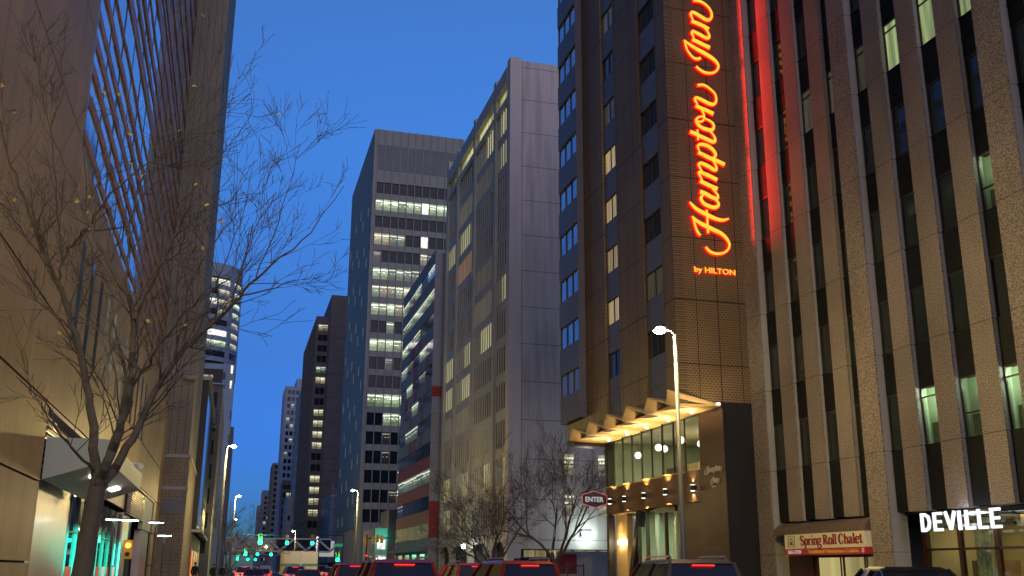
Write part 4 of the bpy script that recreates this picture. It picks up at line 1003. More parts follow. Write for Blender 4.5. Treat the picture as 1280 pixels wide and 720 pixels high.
en = thing('enter_sign', 'navy hexagonal sign with red rim reading ENTER beside the hotel podium', 'sign', (20.8, 56, 5.55))
hexp = [(20.0, 5.3), (20.78, 5.08), (21.55, 5.3), (21.55, 5.82), (20.78, 6.05), (20.0, 5.82)]
mb = MB(); mb.prism(hexp, lambda p, d: (p[0], d, p[1]), 56.0, 56.12); build(mb, 'face', M['sign_navy'], en)
mb = MB()
stroke(mb, [(a, b, .05) for a, b in hexp + hexp[:1]], lambda a, b, d: (a, 56.0 - d, b), 0, -.02, .02, smooth=False); build(mb, 'rim', M['sign_rim'], en)
text_part('ENTER', 'lettering', M['white_ink'], en, (20.2, 56.0, 5.42), (1, 0, 0), (0, 0, 1), 1.15, .29, .02, .02)
mb = MB(); mb.box(21.55, 22.15, 56.02, 56.1, 5.4, 5.48); mb.box(21.55, 22.15, 56.02, 56.1, 5.68, 5.74); build(mb, 'bracket', M['dark_pole'], en)

t = thing('unseen_fill_lamp', 'unseen tall lamp added behind the hotel to brighten the mauve end wall', 'lamp', (31, 74, 0))  # added lamp hidden by the hotel, there to light the mauve end wall
mb = MB(); mb.tube([(31, 74, 0), (31, 74, 9)], [.12, .08], 10); build(mb, 'pole', M['pole'], t, True)
mb = MB(); mb.box(30.7, 31.3, 73.8, 74.5, 9.0, 9.15); h_ = build(mb, 'lamp_head', M['pole'], t)
mb = MB(); mb.box(30.75, 31.25, 73.9, 74.4, 8.96, 9.0); build(mb, 'lens', M['lamp_lens'], h_)
light('lamp_light', 'POINT', (31, 74.2, 8.8), 950, (1, .93, .72), t, .2)
# ------------------------------------------------------------------ farther blocks, right side
t = thing('brick_tower', 'dark brown tower with a blank brick flank and a column of yellow lit windows', 'tower', (23.8, 283, 0))
mb = MB(); mb.box(23.8, 40, 283, 310, 0, 79.5); build(mb, 'flank', M['brown_brick'], t)
def f6(face, r_, c):
    if face == 'W': return 'dark_pane'
    return 'office_c' if r_ in (1, 2, 3, 4, 7, 8, 9, 10, 13, 18) and c < 2 else ('office_b' if r_ in (14,) else 'tower_dark')
grid(t, 20.0, 23.8, 286, 340, 73.5, M['brown_brick'], {'S': (20.6, 23.4, 2, .15), 'W': (287, 339, 13, .8)}, 12.5, 3.15, 1.9, 19, f6, fin=.1, finw=.1, limit=60)
t = thing('parking_annexe', 'low blue grey ribbed block with white parapet lines beside the big tower', 'building', (24, 257, 0))
mb = MB(); mb.box(24, 42, 257, 335, 3, 19.3); build(mb, 'wall', M['blue_metal'], t)
mb = MB(); mb.box(23.9, 42.1, 256.9, 335, 19.3, 19.7); mb.box(23.9, 42, 256.9, 257, 16.6, 16.8); mb.box(23.85, 23.99, 256.9, 335, 5, 5.3); build(mb, 'parapet', M['cream'], t)
mb = MB(); mb.box(24.3, 24.7, 257.2, 257.6, 19.7, 22.6); mb.box(25, 28, 258, 262, 19.7, 21.4); build(mb, 'roof_vent', M['far_grey'], t)
mb = MB(); mb.box(24.2, 42, 257.2, 335, 0, 3); build(mb, 'base', M['gap'], t)
t = thing('sign_box', 'pale lit sign board on the low blue grey block', 'sign', (24.5, 256, 5))
mb = MB(); mb.box(21.5, 25.4, 255.8, 256.2, 4.4, 8.2); build(mb, 'board', M['poster_pale'], t)
mb = MB(); mb.box(23.3, 23.6, 255.9, 256.1, .1, 4.4); build(mb, 'post', M['dark_pole'], t)
t = thing('apartment_block', 'cream concrete block with long balcony bands and small dark windows', 'building', (24, 350, 0))
grid(t, 24, 44, 350, 440, 72.5, M['cream'], {'W': (352, 438, 14, 3.0), 'S': (24.3, 28, 1, 1.2)}, 8, 4.0, 1.7, 16, lambda f, r_, c: 'dark_pane' if (r_ + c) % 9 else 'office_b', fin=0, limit=60)
t = thing('residential_tower', 'slim blue grey residential tower with a few lit flats far down the street', 'tower', (21, 480, 0))
grid(t, 21, 32, 480, 505, 86.5, M['blue_conc'], {'S': (21.6, 31.5, 5, .6), 'W': (481, 504, 5, 1)}, 10, 3.3, 2.0, 23, rp(['dark_pane', 'office_b', 'office_c', 'tower_dark'], [6, 1, .7, 4], 5), fin=.5, finw=.5, limit=90)
mb = MB(); mb.box(26, 32, 483, 505, 86.5, 91); build(mb, 'penthouse', M['blue_conc'], t)
t = thing('terraced_block', 'dark brown block with stacked balconies and one yellow lit row', 'building', (20.6, 450, 0))
grid(t, 20.6, 27.4, 450, 475, 39.2, M['far_brown'], {'S': (21, 27, 4, .3)}, 8, 3.4, 1.9, 9, lambda f, r_, c: 'office_c' if r_ == 8 - 1 and 0 < c < 3 else 'dark_pane', fin=.2, limit=60)
t = thing('balcony_tower', 'brown grey tower with deep dark balconies behind the terraced block', 'tower', (20.4, 560, 0))
grid(t, 20.4, 33, 560, 590, 57.6, M['far_brown'], {'S': (21, 26.5, 2, .2), 'W': (562, 588, 6, .8)}, 8, 3.1, 1.9, 16, rp(['dark_pane', 'office_dim', 'tower_dark'], [5, 1, 4], 8), fin=.6, finw=.3, limit=90)
for i, (x0, y0, h) in enumerate([(22.0, 610, 54), (19.0, 660, 50), (18.0, 720, 44)]):
    t = thing('distant_tower', ['stepped grey tower just left of the brown balcony tower', 'narrow grey tower seen second from the left of the far cluster', 'leftmost low tower of the far cluster on the right of the street'][i], 'tower', (x0, y0, 0), 'distant towers at the end of the street')
    grid(t, x0, x0 + 14, y0, y0 + 24, h, M['far_grey'], {'S': (x0 + .5, x0 + 13, 6, .5), 'W': (y0 + 1, y0 + 23, 5, 1)}, 6, 3.2, 1.8, int((h - 8) / 3.2), rp(['dark_pane', 'office_b', 'office_c', 'tower_dark'], [6, 1, 1, 4], 11 + i), fin=.8, finw=.5, limit=50)
t = thing('low_block', 'low pale block in front of the cream balcony building', 'building', (22.3, 420, 0))
mb = MB(); mb.box(21.6, 26, 420, 445, 0, 30); build(mb, 'wall', M['cream'], t)
for k in range(6):
    mb = MB(); mb.box(22.2 + (k % 2) * 1.6, 23.2 + (k % 2) * 1.6, 419.9, 420, 6 + k * 3.6, 8 + k * 3.6); build(mb, 'window', M['dark_pane'], t)
t = thing('slab_shop', 'low shop with a tall dark maroon fin wall washed with green light', 'building', (25.5, 165, 0))
mb = MB(); mb.box(25.1, 26.3, 165, 175, 0, 11.0); build(mb, 'fin_wall', M['maroon'], t)
mb = MB(); mb.box(23.0, 25.05, 165.5, 180, 0, 8); build(mb, 'lit_wall', M['cream'], t)
mb = MB(); mb.box(23.3, 24.8, 165.4, 165.5, .5, 3.6); build(mb, 'shop_window', M['office_w'], t)
mb = MB(); mb.box(23.4, 24.7, 165.35, 165.5, 4.6, 6.2); build(mb, 'lit_panel', M['office_w'], t)
light('green_wash', 'POINT', (24.2, 163.5, 6.5), 260, (.05, 1, .7), t, .5)
t = thing('white_shop', 'low white walled shop with a flat canopy beside the maroon fin wall', 'building', (29, 166, 0))
mb = MB(); mb.box(26.35, 33, 165.3, 185, 0, 9.2); build(mb, 'wall', M['white_wall'], t)
mb = MB(); mb.box(26.4, 29, 165.6, 175, 9.2, 11.2); build(mb, 'roof_box', M['far_grey'], t)
mb = MB(); mb.box(27, 29.2, 165.2, 165.3, .4, 3.4); build(mb, 'shop_window', M['shop_lit'], t)
light('shop_light', 'POINT', (28, 164, 3.2), 250, (1, .75, .5), t, .3)
t = thing('parking_sign', 'tall vertical white lettered PARKING blade sign on a dark post', 'sign', (12.4, 150, 0))
mb = MB(); mb.tube([(12.4, 150.1, 0), (12.4, 150.1, 6.2)], .09, 8); build(mb, 'post', M['dark_pole'], t)
mb = MB(); mb.box(12.05, 12.75, 149.9, 150.0, 2.9, 6.1); build(mb, 'blade', M['sign_navy'], t)
for i, ch in enumerate('PARKING'):
    text_part(ch, 'letter', M['sign_white'], t, (12.25 if ch != 'I' else 12.36, 149.9, 5.68 - i * .43), (1, 0, 0), (0, 0, 1), .32 if ch != 'I' else .08, .34, .02, .03)

# skywalk bridges
for i, (y, z0) in enumerate([(250, 5.3), (380, 6.2)]):
    t = thing('skywalk', ['white truss skywalk crossing the street behind the first green signals', 'smaller enclosed skywalk farther down the street'][i], 'footbridge', (8, y, z0))
    mb = MB(); mb.box(-6, 24, y, y + 4, z0, z0 + .35); mb.box(-6, 24, y, y + 4, z0 + 3.0, z0 + 3.3); build(mb, 'deck', M['white_paint'], t)
    mb = MB()
    for k in range(5):
        x = -3 + k * 6
        mb.tube([(x, y - .15, z0 + 2.9), (x + 3, y - .15, z0 + .4)], .28, 6); mb.tube([(x + 3, y - .15, z0 + .4), (x + 6, y - .15, z0 + 2.9)], .28, 6)
    build(mb, 'truss', M['white_paint'], t)
    mb = MB(); mb.box(-6, 24, y + .2, y + .3, z0 + .35, z0 + 3); build(mb, 'glazing', M['shop_glass'], t)

# ------------------------------------------------------------------ farther blocks, left side
t = thing('dark_glass_block', 'low black block with one lit square window beside the stone tower', 'building', (-6, 112, 0))
mb = MB(); mb.box(-14, -3.5, 113, 148, 5.2, 21.7); build(mb, 'wall', M['black_clad'], t)
mb = MB(); mb.box(-14, -3.9, 113.3, 148, .1, 5.2); build(mb, 'ground_floor', M['tan_brick'], t)
mb = MB(); mb.box(-14, -3.2, 112.8, 148.2, 21.7, 22.1); mb.box(-14, -3.0, 112.8, 148, 5.2, 5.5); build(mb, 'ledge', M['kerb'], t)
mb = MB(); mb.box(-5.6, -4.2, 112.95, 113, 14.6, 16.9); build(mb, 'window', M['office_c'], t)
mb = MB(); mb.box(-3.5, -3.46, 114, 130, 6, 21); build(mb, 'street_glazing', M['hotel_glass'], t)
for k in range(4):
    mb = MB(); mb.box(-3.86, -3.8, 115 + k * 8, 119 + k * 8, .4, 3.4); build(mb, 'shop_window', M['shop_lit'] if k % 2 else M['orange_box'], t)
t = thing('balcony_block', 'beige block with curved balcony and a black roof sign down the left side', 'building', (-5, 150, 0))
grid(t, -14, -2.7, 151, 200, 28.0, M['far_brown'], {'S': (-8, -3, 3, .5)}, 3.5, 3.5, 2.2, 7, lambda f, r_, c: 'dark_pane', fin=0, limit=40)
mb = MB()
for k in range(3):
    z = 22.3 + k * .8; mb.tube([(-8 + j * .5, 150.6 - 1.6 * math.sin(math.pi * min(1, j / 11)), z) for j in range(11)], .07, 6)
for j in range(11): mb.box(-8 + j * .5 - .04, -8 + j * .5 + .04, 150.56 - 1.6 * math.sin(math.pi * min(1, j / 11)), 150.64 - 1.6 * math.sin(math.pi * min(1, j / 11)), 21.6, 24.2)
build(mb, 'balcony_rail', M['pole'], t)
mb = MB(); mb.prism([(-8, 151)] + [(-8 + j * .5, 150.6 - 1.6 * math.sin(math.pi * min(1, j / 11))) for j in range(11)] + [(-3, 151)], lambda p, d: (p[0], p[1], d), 21.3, 21.7); build(mb, 'balcony_floor', M['far_grey'], t)
for k in range(9):
    mb = MB(); mb.box(-2.7, -2.6, 153 + k * 5, 153.5 + k * 5, 0, 28); build(mb, 'pilaster', M['cream'], t)
t = thing('roof_sign', 'black roof sign board with small white lettering on the beige balcony block', 'sign', (-5, 150, 29))
mb = MB(); mb.box(-8.5, -2.75, 150.0, 150.3, 28.1, 30.1); build(mb, 'board', M['black_clad'], t)
text_part('college.ca', 'lettering', M['white_ink'], t, (-6.4, 149.99, 28.75), (1, 0, 0), (0, 0, 1), 2.3, .62, .03, .02)
t = thing('round_tower', 'tall pale tower with a curved top and bright lit window bands on the left', 'tower', (-14.5, 340, 0))
CX_, CY_, RR_ = -14.8, 341.0, 12.6
def arc(a0, a1, r_, z0, z1, n_=6, th=.4):
    mb = MB()
    for i in range(n_):
        p, q = a0 + (a1 - a0) * i / n_, a0 + (a1 - a0) * (i + 1) / n_
        f = lambda a, rr: (CX_ + rr * math.sin(a), CY_ - rr * math.cos(a))
        A_, B_, C_, D_ = f(p, r_), f(q, r_), f(q, r_ - th), f(p, r_ - th)
        mb.hexa([(*A_, z0), (*B_, z0), (*C_, z0), (*D_, z0)], [(*A_, z1), (*B_, z1), (*C_, z1), (*D_, z1)])
    return mb
mb = arc(-math.pi, math.pi, RR_ - .5, 66, 99.5, 40, 3); build(mb, 'core', M['gap'], t)
mb = arc(-math.pi, math.pi, RR_, 95.6, 100.4, 48, 1); build(mb, 'crown', M['blue_conc'], t)
mb = MB(); mb.prism([(CX_ + 12 * math.sin(a * math.pi / 12), CY_ - 12 * math.cos(a * math.pi / 12)) for a in range(24)], lambda p, d: (p[0], p[1], d), 99.6, 100.0); build(mb, 'roof', M['blue_conc'], t)
g = random.Random(4)
litc = {7: 'ccwc', 6: 'c.ca', 5: 'cwca', 4: '..ca', 3: 'c..c', 2: 'wwwc', 1: 'caac', 0: '....'}
for k in range(8):
    z = 68.6 + k * 3.5
    build(arc(-1.2, 1.5, RR_, z - 1.5, z, 18, .5), 'band', M['blue_conc'], t)
    for j, (a0, a1) in enumerate(((-.25, .1), (.1, .42), (.42, .78), (.95, 1.4))):
        ch = litc[k][j] if j < len(litc[k]) else '.'
        key = {'c': 'office_c', 'w': 'office_w', 'a': 'office_a', '.': 'dark_pane'}[ch]
        build(arc(a0, a1, RR_ - .25, z, z + 2.0, 6, .1), 'window', M[key], t)
build(arc(.79, .93, RR_ + .1, 62, 97, 2, .6), 'pier', M['blue_conc'], t); build(arc(1.42, 1.6, RR_ + .1, 62, 97, 2, .6), 'pier', M['blue_conc'], t)
grid(t, -22, -2.4, 329, 352, 66, M['blue_conc'], {'S': (-18, -5, 9, .3)}, 24, 4.1, 2.3, 10, rp(['dark_pane', 'office_c', 'tower_dark'], [8, .8, 5], 21), fin=.2, limit=60)
for k in range(8):
    mb = MB(); mb.box(-3.6, -3.0, 328.9, 329, 28 + k * 5, 30.6 + k * 5); build(mb, 'stair_window', M['office_w'], t)
t = thing('slim_slab', 'plain grey slab building along the left kerb beyond the balcony block', 'building', (-2, 235, 0))
mb = MB(); mb.box(-9, -.9, 235, 262, 0, 33); build(mb, 'wall', M['far_grey'], t)
mb = MB(); mb.box(-9, -1.6, 225, 235, 0, 40); build(mb, 'wing', M['blue_conc'], t)
for k in range(6):
    mb = MB(); mb.box(-1.9, -1.68, 224.9, 225, 8 + k * 5, 10 + k * 5); build(mb, 'window', M['tower_dark'], t)
# ------------------------------------------------------------------ trees
def grow(mb, p, d, length, r0, depth, g, leaves=None, spread=.75, up=.12, seg=5, minr=.0035, kids=(3, 5), ratio=.62, tips=None):
    pts = [Vector(p)]; rad = [r0]; d = Vector(d).normalized(); n_ = seg
    for i in range(n_):
        d = (d + Vector((g.gauss(0, .13), g.gauss(0, .13), g.gauss(0, .10) + up * .25))).normalized()
        pts.append(pts[-1] + d * (length / n_)); rad.append(max(minr, r0 * (1 - .75 * (i + 1) / n_)))
    mb.tube(pts, rad, 7 if r0 > .04 else (5 if r0 > .012 else 3), cap=False)
    if leaves is not None and depth == 0 and g.random() < .03: leaves.append(pts[-1])
    if depth <= 0: return
    for k in range(g.randint(*kids)):
        t_ = g.uniform(.25, 1.0); i = min(n_ - 1, int(t_ * n_)); q = pts[i].lerp(pts[i + 1], t_ * n_ - i)
        dd = (pts[i + 1] - pts[i]).normalized(); ax = dd.orthogonal().normalized(); ax.rotate(Matrix.Rotation(g.uniform(0, 6.283), 3, dd))
        nd = (dd + ax * g.uniform(.5, 1.0) * spread + Vector((0, 0, up))).normalized()
        grow(mb, q, nd, length * ratio * g.uniform(.7, 1.15), max(minr, rad[i] * .6), depth - 1, g, leaves, spread, up, seg, minr, kids, ratio)
# left tree: its main limbs as they stand
LIMBS = [[(-1.432,11,-0.05,0.15),(-1.402,11,1.301,0.125),(-1.387,11,1.573,0.118),(-1.376,11,1.887,0.105),(-1.356,11,2.127,0.1),(-1.344,11,2.305,0.1)],[(-1.341,11,2.273,0.065),(-1.429,11.1,2.707,0.055),(-1.518,11.2,3.054,0.05),(-1.616,11.3,3.41,0.045),(-1.762,11.4,3.891,0.038),(-1.87,11.45,4.14,0.034),(-1.948,11.5,4.33,0.032),(-2.055,11.5,4.552,0.03),(-2.189,11.55,4.789,0.026),(-2.331,11.6,5.076,0.022),(-2.561,11.7,5.6,0.017),(-2.774,11.8,6.011,0.012),(-2.979,11.9,6.608,0.009)],[(-2.055,11.5,4.552,0.022),(-2.033,11.5,4.788,0.019),(-2.064,11.45,5.053,0.016),(-2.11,11.4,5.155,0.014),(-2.169,11.4,5.598,0.011),(-2.226,11.3,5.939,0.009),(-2.312,11.3,6.321,0.007),(-2.199,11.2,6.787,0.005)],[(-2.033,11.5,4.788,0.02),(-1.979,11.4,4.95,0.019),(-1.853,11.3,5.061,0.017),(-1.75,11.2,5.217,0.015),(-1.639,11.1,5.372,0.013),(-1.536,11,5.516,0.011),(-1.263,10.9,5.794,0.009),(-0.979,10.8,5.979,0.008),(-0.743,10.7,6.255,0.006),(-0.561,10.6,7.004,0.004)],[(-1.815,11.4,3.996,0.018),(-2.047,11.6,4.209,0.014),(-2.311,11.8,4.426,0.011),(-2.612,12.0,4.887,0.008),(-2.847,12.1,5.259,0.006)],[(-2.189,11.55,4.789,0.014),(-2.479,11.8,5.127,0.011),(-2.778,12.0,5.538,0.008),(-3.041,12.1,5.767,0.006)],[(-1.331,11,2.33,0.07),(-1.255,10.85,2.563,0.055),(-1.153,10.7,2.834,0.05),(-1.095,10.6,3.109,0.045),(-1.067,10.5,3.381,0.042),(-1.071,10.45,3.62,0.04),(-1.103,10.4,3.983,0.036),(-1.185,10.4,4.189,0.03),(-1.327,10.45,4.405,0.026),(-1.523,10.5,4.75,0.022),(-1.702,10.6,5.075,0.017),(-1.877,10.7,5.41,0.013),(-2.075,10.8,5.842,0.01),(-2.286,10.9,6.143,0.007),(-2.484,11,6.646,0.005)],[(-1.099,10.4,3.941,0.026),(-1.021,10.3,4.175,0.023),(-0.906,10.2,4.411,0.02),(-0.857,10.15,4.588,0.018),(-0.744,10.1,4.824,0.014),(-0.678,10,5.013,0.011),(-0.58,9.9,5.556,0.007),(-0.524,9.8,6.056,0.004)],[(-1.214,10.4,4.254,0.018),(-1.234,10.5,4.601,0.016),(-1.268,10.6,4.851,0.014),(-1.259,10.7,5.157,0.011),(-1.225,10.8,5.569,0.009),(-1.169,10.9,6.143,0.006)],[(-1.067,10.5,3.299,0.02),(-0.916,10.3,3.475,0.018),(-0.787,10.1,3.686,0.015),(-0.631,9.9,3.895,0.012),(-0.451,9.7,4.06,0.009),(-0.198,9.5,4.187,0.006)],[(-1.312,11,2.29,0.07),(-1.232,11.1,2.464,0.06),(-1.126,11.2,2.729,0.053),(-1.024,11.3,3.004,0.048),(-0.898,11.35,3.369,0.042),(-0.775,11.4,3.655,0.036),(-0.634,11.4,3.892,0.032),(-0.491,11.4,4.041,0.029),(-0.333,11.4,4.24,0.025),(-0.09,11.35,4.53,0.02),(0.072,11.3,4.751,0.016),(0.325,11.25,5.002,0.012),(0.67,11.2,5.334,0.008),(1.005,11.1,5.919,0.004)],[(-0.775,11.4,3.655,0.02),(-0.717,11.3,3.911,0.016),(-0.65,11.2,4.168,0.013),(-0.651,11.1,4.511,0.01),(-0.455,11,4.966,0.007),(-0.162,11,5.455,0.005)],[(-0.333,11.4,4.24,0.014),(-0.182,11.6,4.59,0.011),(-0.076,11.7,5.023,0.009),(0.016,11.8,5.472,0.007),(0.24,11.9,6.057,0.005)],[(-0.09,11.35,4.53,0.012),(0.215,11.2,4.591,0.009),(0.516,11.1,4.703,0.006)],[(-1.29,11,2.372,0.04),(-1.296,11.3,2.734,0.034),(-1.257,11.5,3.109,0.028),(-1.274,11.7,3.591,0.02),(-1.373,11.8,3.977,0.014),(-1.487,11.8,4.252,0.01)],[(-1.39,11,2.451,0.02),(-1.545,10.7,2.617,0.015),(-1.678,10.5,2.747,0.012),(-1.829,10.3,3.065,0.008),(-2.063,10.1,3.251,0.006)],[(-0.574,11.4,3.989,0.012),(-0.429,11.7,4.499,0.01),(-0.31,11.9,5.063,0.008),(-0.163,12,5.626,0.006),(-0.051,12.1,6.537,0.004)],[(0.072,11.3,4.751,0.01),(0.224,11.4,5.257,0.008),(0.373,11.5,5.92,0.006),(0.482,11.6,6.609,0.004)]]
g = random.Random(12); leaves = []
tr = thing('bare_tree', 'large bare street tree with a few dry yellow leaves, nearest the camera', 'tree', (-1.35, 11, 0), 'bare street trees')
trunk = MB(); crown = MB()
LIMBS = [[(p[0], p[1], p[2], p[3] * (.85 if i == 0 else .86)) for p in L] for i, L in enumerate(LIMBS)]; tk = LIMBS[0]; trunk.tube([(p[0], p[1], p[2]) for p in tk], [p[3] for p in tk], 12, cap=False)
build(trunk, 'trunk', M['bark'], tr, True)
for L in LIMBS[1:]:
    P = [Vector(p[:3]) for p in L]; rr = [p[3] for p in L]
    # smooth and roughen the limb
    Q = []; QR = []
    for i in range(len(P) - 1):
        for j in range(3):
            s_ = j / 3; Q.append(P[i].lerp(P[i + 1], s_) + Vector((g.gauss(0, .01), g.gauss(0, .02), g.gauss(0, .01)))); QR.append(rr[i] + (rr[i + 1] - rr[i]) * s_)
    Q.append(P[-1]); QR.append(rr[-1])
    crown.tube(Q, QR, 8 if rr[0] > .03 else 6, cap=False)
    tot = sum((Q[i + 1] - Q[i]).length for i in range(len(Q) - 1))
    for k in range(int(tot * 4.4)):
        i = min(len(Q) - 2, int(len(Q) * g.uniform(.22, 1.0))); q = Q[i]
        dd = (Q[i + 1] - Q[i]).normalized(); ax = dd.orthogonal().normalized(); ax.rotate(Matrix.Rotation(g.uniform(0, 6.283), 3, dd))
        nd = (dd + ax * g.uniform(.5, 1.1)); nd.y *= .75; nd.z += .15
        grow(crown, q, nd, g.uniform(.4, 1.05), min(.011, QR[i] * .5), 2, g, leaves, .8, .12, 5, .0026, (2, 4), .55)
build(crown, 'crown', M['bark'], tr)
mb = MB()
for p in leaves[:30]:
    a = Vector((g.uniform(-1, 1), g.uniform(-1, 1), g.uniform(-1, 1))).normalized() * .032; b = a.orthogonal().normalized() * .032; c = Vector(p) - Vector((0, 0, .03))
    mb.add([c - a, c + b * 1.2, c + a, c - b * 1.2, c + a.cross(b) * 16], [(0, 1, 4), (1, 2, 4), (2, 3, 4), (3, 0, 4)])
build(mb, 'dry_leaves', M['leaf'], tr)
def street_tree(loc, h, seed, label, mat, stems=3, r0=.16, depth=4, lean=.35, kids=(3, 4), group='bare street trees'):
    g = random.Random(seed); t = thing('bare_tree', label, 'tree', loc, group)
    x, y, z = loc; mb = MB(); hh = h * .24
    mb.tube([(x, y, 0), (x + .03, y, hh * .5), (x - .02, y + .02, hh)], [r0 * 1.15, r0, r0 * .95], 10, cap=False); build(mb, 'trunk', mat, t, True)
    cr = MB()
    for k in range(stems):
        a = 6.283 * k / stems + g.uniform(-.4, .4)
        grow(cr, (x - .02, y + .02, hh * g.uniform(.8, .98)), (math.cos(a) * lean * 1.5, math.sin(a) * lean * 1.5, 1), h * .56, r0 * .62, depth, g, None, .95, .10, 6, .008, kids, .68)
    build(cr, 'crown', mat, t); return t
street_tree((20.9, 64, .1), 9.0, 5, 'bare multi-stemmed tree between the hotel and the mauve block', M['bark2'], 4, .19, 4, .55, (4, 5))
street_tree((18.2, 70, .1), 7.6, 9, 'smaller bare tree left of the larger one before the mauve block', M['bark2'], 4, .16, 4, .6, (4, 5))
street_tree((19.6, 76, .1), 6.6, 31, 'low bare tree between and behind its two larger neighbours', M['bark2'], 4, .14, 4, .6, (3, 5))
street_tree((.1, 72, .1), 5.0, 14, 'slender bare tree on the left kerb by the street lamps', M['bark'], 3, .07, 4, .5, (3, 4))

# ------------------------------------------------------------------ street lamps
def street_lamp(x, y, h, arm, label, power, col=(1, .86, .52), head=.42, group='street lamps along the street', size=.16):
    t = thing('street_lamp', label, 'street lamp', (x, y, 0), group)
    mb = MB(); mb.tube([(x, y, 0), (x, y, .9), (x, y, h)], [.13, .105, .06], 12); build(mb, 'pole', M['pole'], t, True)
    mb = MB(); mb.tube([(x, y, h - .05), (x + arm * .4, y, h + .12), (x + arm, y, h + .15)], .04, 8); build(mb, 'arm', M['pole'], t, True)
    mb = MB(); hx_ = x + arm; s_ = 1 if arm > 0 else -1
    mb.hexa([(hx_ - .05 * s_, y - .13, h + .10), (hx_ + head * s_, y - .11, h + .10), (hx_ + head * s_, y + .11, h + .10), (hx_ - .05 * s_, y + .13, h + .10)], [(hx_ - .05 * s_, y - .08, h + .23), (hx_ + head * s_, y - .06, h + .19), (hx_ + head * s_, y + .06, h + .19), (hx_ - .05 * s_, y + .08, h + .23)])
    hd = build(mb, 'lamp_head', M['pole'], t)
    mb = MB(); mb.ball((hx_ + head * .5 * s_, y, h + .10), size, 12, sz=.55); build(mb, 'lens', M['lamp_lens'], hd, True)
    light('lamp_light', 'POINT', (hx_ + head * .5 * s_, y, h - .12), power, col, t, .15)
    return t
YEL = (1, .74, .28)
street_lamp(14.15, 30.0, 9.3, -.35, 'tall grey street lamp in front of the brown hotel tower', 3700, YEL, size=.22)
street_lamp(-.55, 60, 8.3, .18, 'kerb street lamp standing before the stone tower', 1500, YEL)
street_lamp(.25, 101, 8.2, .15, 'smaller kerb lamp seen against the sky beyond the nearer one', 1500, YEL)
street_lamp(11.3, 94, 8.5, -.3, 'street lamp standing before the tall concrete office tower', 2600, YEL)
street_lamp(.3, 150, 8.2, .15, 'tiny far lamp on the kerb above the queue, seen beyond the nearest mast arm', 1500, YEL)
street_lamp(11.4, 185, 7.9, -.3, 'tiny far lamp above the green signals, before the cream balcony block', 2500, YEL)
street_lamp(-3.2, 4, 9, -.3, 'street lamp on the near left pavement beside the tan wall', 1150, (1, .82, .42))
street_lamp(15.4, 4, 9, -.3, 'street lamp on the near right kerb before the granite block', 1000, (1, .87, .68))
street_lamp(18.0, 72.0, 8.5, -.3, 'street lamp at the kerb behind the small bare trees', 1400, (1, .86, .62)) if False else None

# ------------------------------------------------------------------ signals
def signal_head(x, y, z, root, on='green', s=1.0, facing=-1):
    mb = MB(); mb.box(x - .19 * s, x + .19 * s, y, y + .2, z - .55 * s, z + .55 * s); hd = build(mb, 'signal_head', M['yellow_housing'], root)
    for k, c in enumerate(('green', 'amber', 'red')):
        mb = MB(); zz = z - .35 * s + k * .35 * s
        mb.tube([(x, y - .03, zz), (x, y + .01, zz)], .165 * s, 12)
        build(mb, 'lens', M['green_on'] if (c == 'green' and on == 'green') else (M['red_on'] if c == 'red' and on == 'red' else M['off_lens']), hd)
    return hd
def mast(y, xp, xa, z, heads, label, s=1.0, p=50):
    t = thing('traffic_signal', label, 'traffic signal', (xp, y, 0), 'traffic signals over the street')
    mb = MB(); mb.tube([(xp, y + .3, 0), (xp, y + .3, z + 1.0)], [.13, .09], 10); build(mb, 'pole', M['pole'], t, True)
    mb = MB(); mb.tube([(xp, y + .3, z + .75), (xa, y + .3, z + .55)], [.08, .05], 8); build(mb, 'arm', M['pole'], t, True)
    for x in heads: signal_head(x, y, z, t, s=s)
    light('signal_light', 'POINT', (heads[0], y - .6, z - .3), p, (.02, 1, .62), t, .3)
    return t
mast(150, 16.2, -.4, 5.55, (4.3, 8.1, 11.7), 'nearest long mast arm over the road with three green signals', 1.35, 700)
mast(215, 15.8, .5, 4.8, (3.4, 5.8, 8.5), 'second mast arm with three small green signals', 1.5, 500)
mast(300, 15.8, 0, 4.6, (2.6, 5.5, 7.6), 'third and farthest mast arm with green signals', 1.8, 400)
t = thing('traffic_signal', 'green signal on a post right of the mast arms by the concrete tower', 'traffic signal', (13.2, 128, 0), 'traffic signals over the street')
mb = MB(); mb.tube([(13.2, 128.3, 0), (13.2, 128.3, 3.6)], .07, 8); build(mb, 'pole', M['dark_pole'], t)
signal_head(13.2, 128, 2.95, t, s=1.1); light('signal_light', 'POINT', (13.2, 127, 2.6), 300, (.02, 1, .62), t, .3)
t = thing('street_name_sign', 'small green street name sign on a post beside the green signal', 'sign', (12.2, 120, 0))
mb = MB(); mb.box(11.8, 12.9, 120, 120.05, 4.0, 4.35); build(mb, 'blade', M['green_sign'], t)
mb = MB(); mb.tube([(12.3, 120.1, 0), (12.3, 120.1, 4.4)], .05, 8); build(mb, 'post', M['dark_pole'], t)
t = thing('traffic_signal', 'yellow signal heads seen from the side on a dark pole before the low shops', 'traffic signal', (15.7, 120, 0), 'traffic signals over the street')
mb = MB(); mb.tube([(15.7, 120, 0), (15.7, 120, 5.4)], .1, 8); mb.tube([(15.7, 120, 5.0), (19.6, 120, 5.1)], .05, 8); build(mb, 'pole', M['dark_pole'], t)
for x, z in ((15.3, 4.7), (16.3, 4.8), (17.3, 4.9), (16.8, 5.0)):
    mb = MB(); mb.box(x, x + .35, 119.8, 120.1, z - .45, z + .45); build(mb, 'signal_head', M['yellow_housing'], t)
mb = MB(); mb.box(15.55, 15.85, 119.7, 119.8, 2.7, 3.3); h_ = build(mb, 'walk_head', M['black'], t)
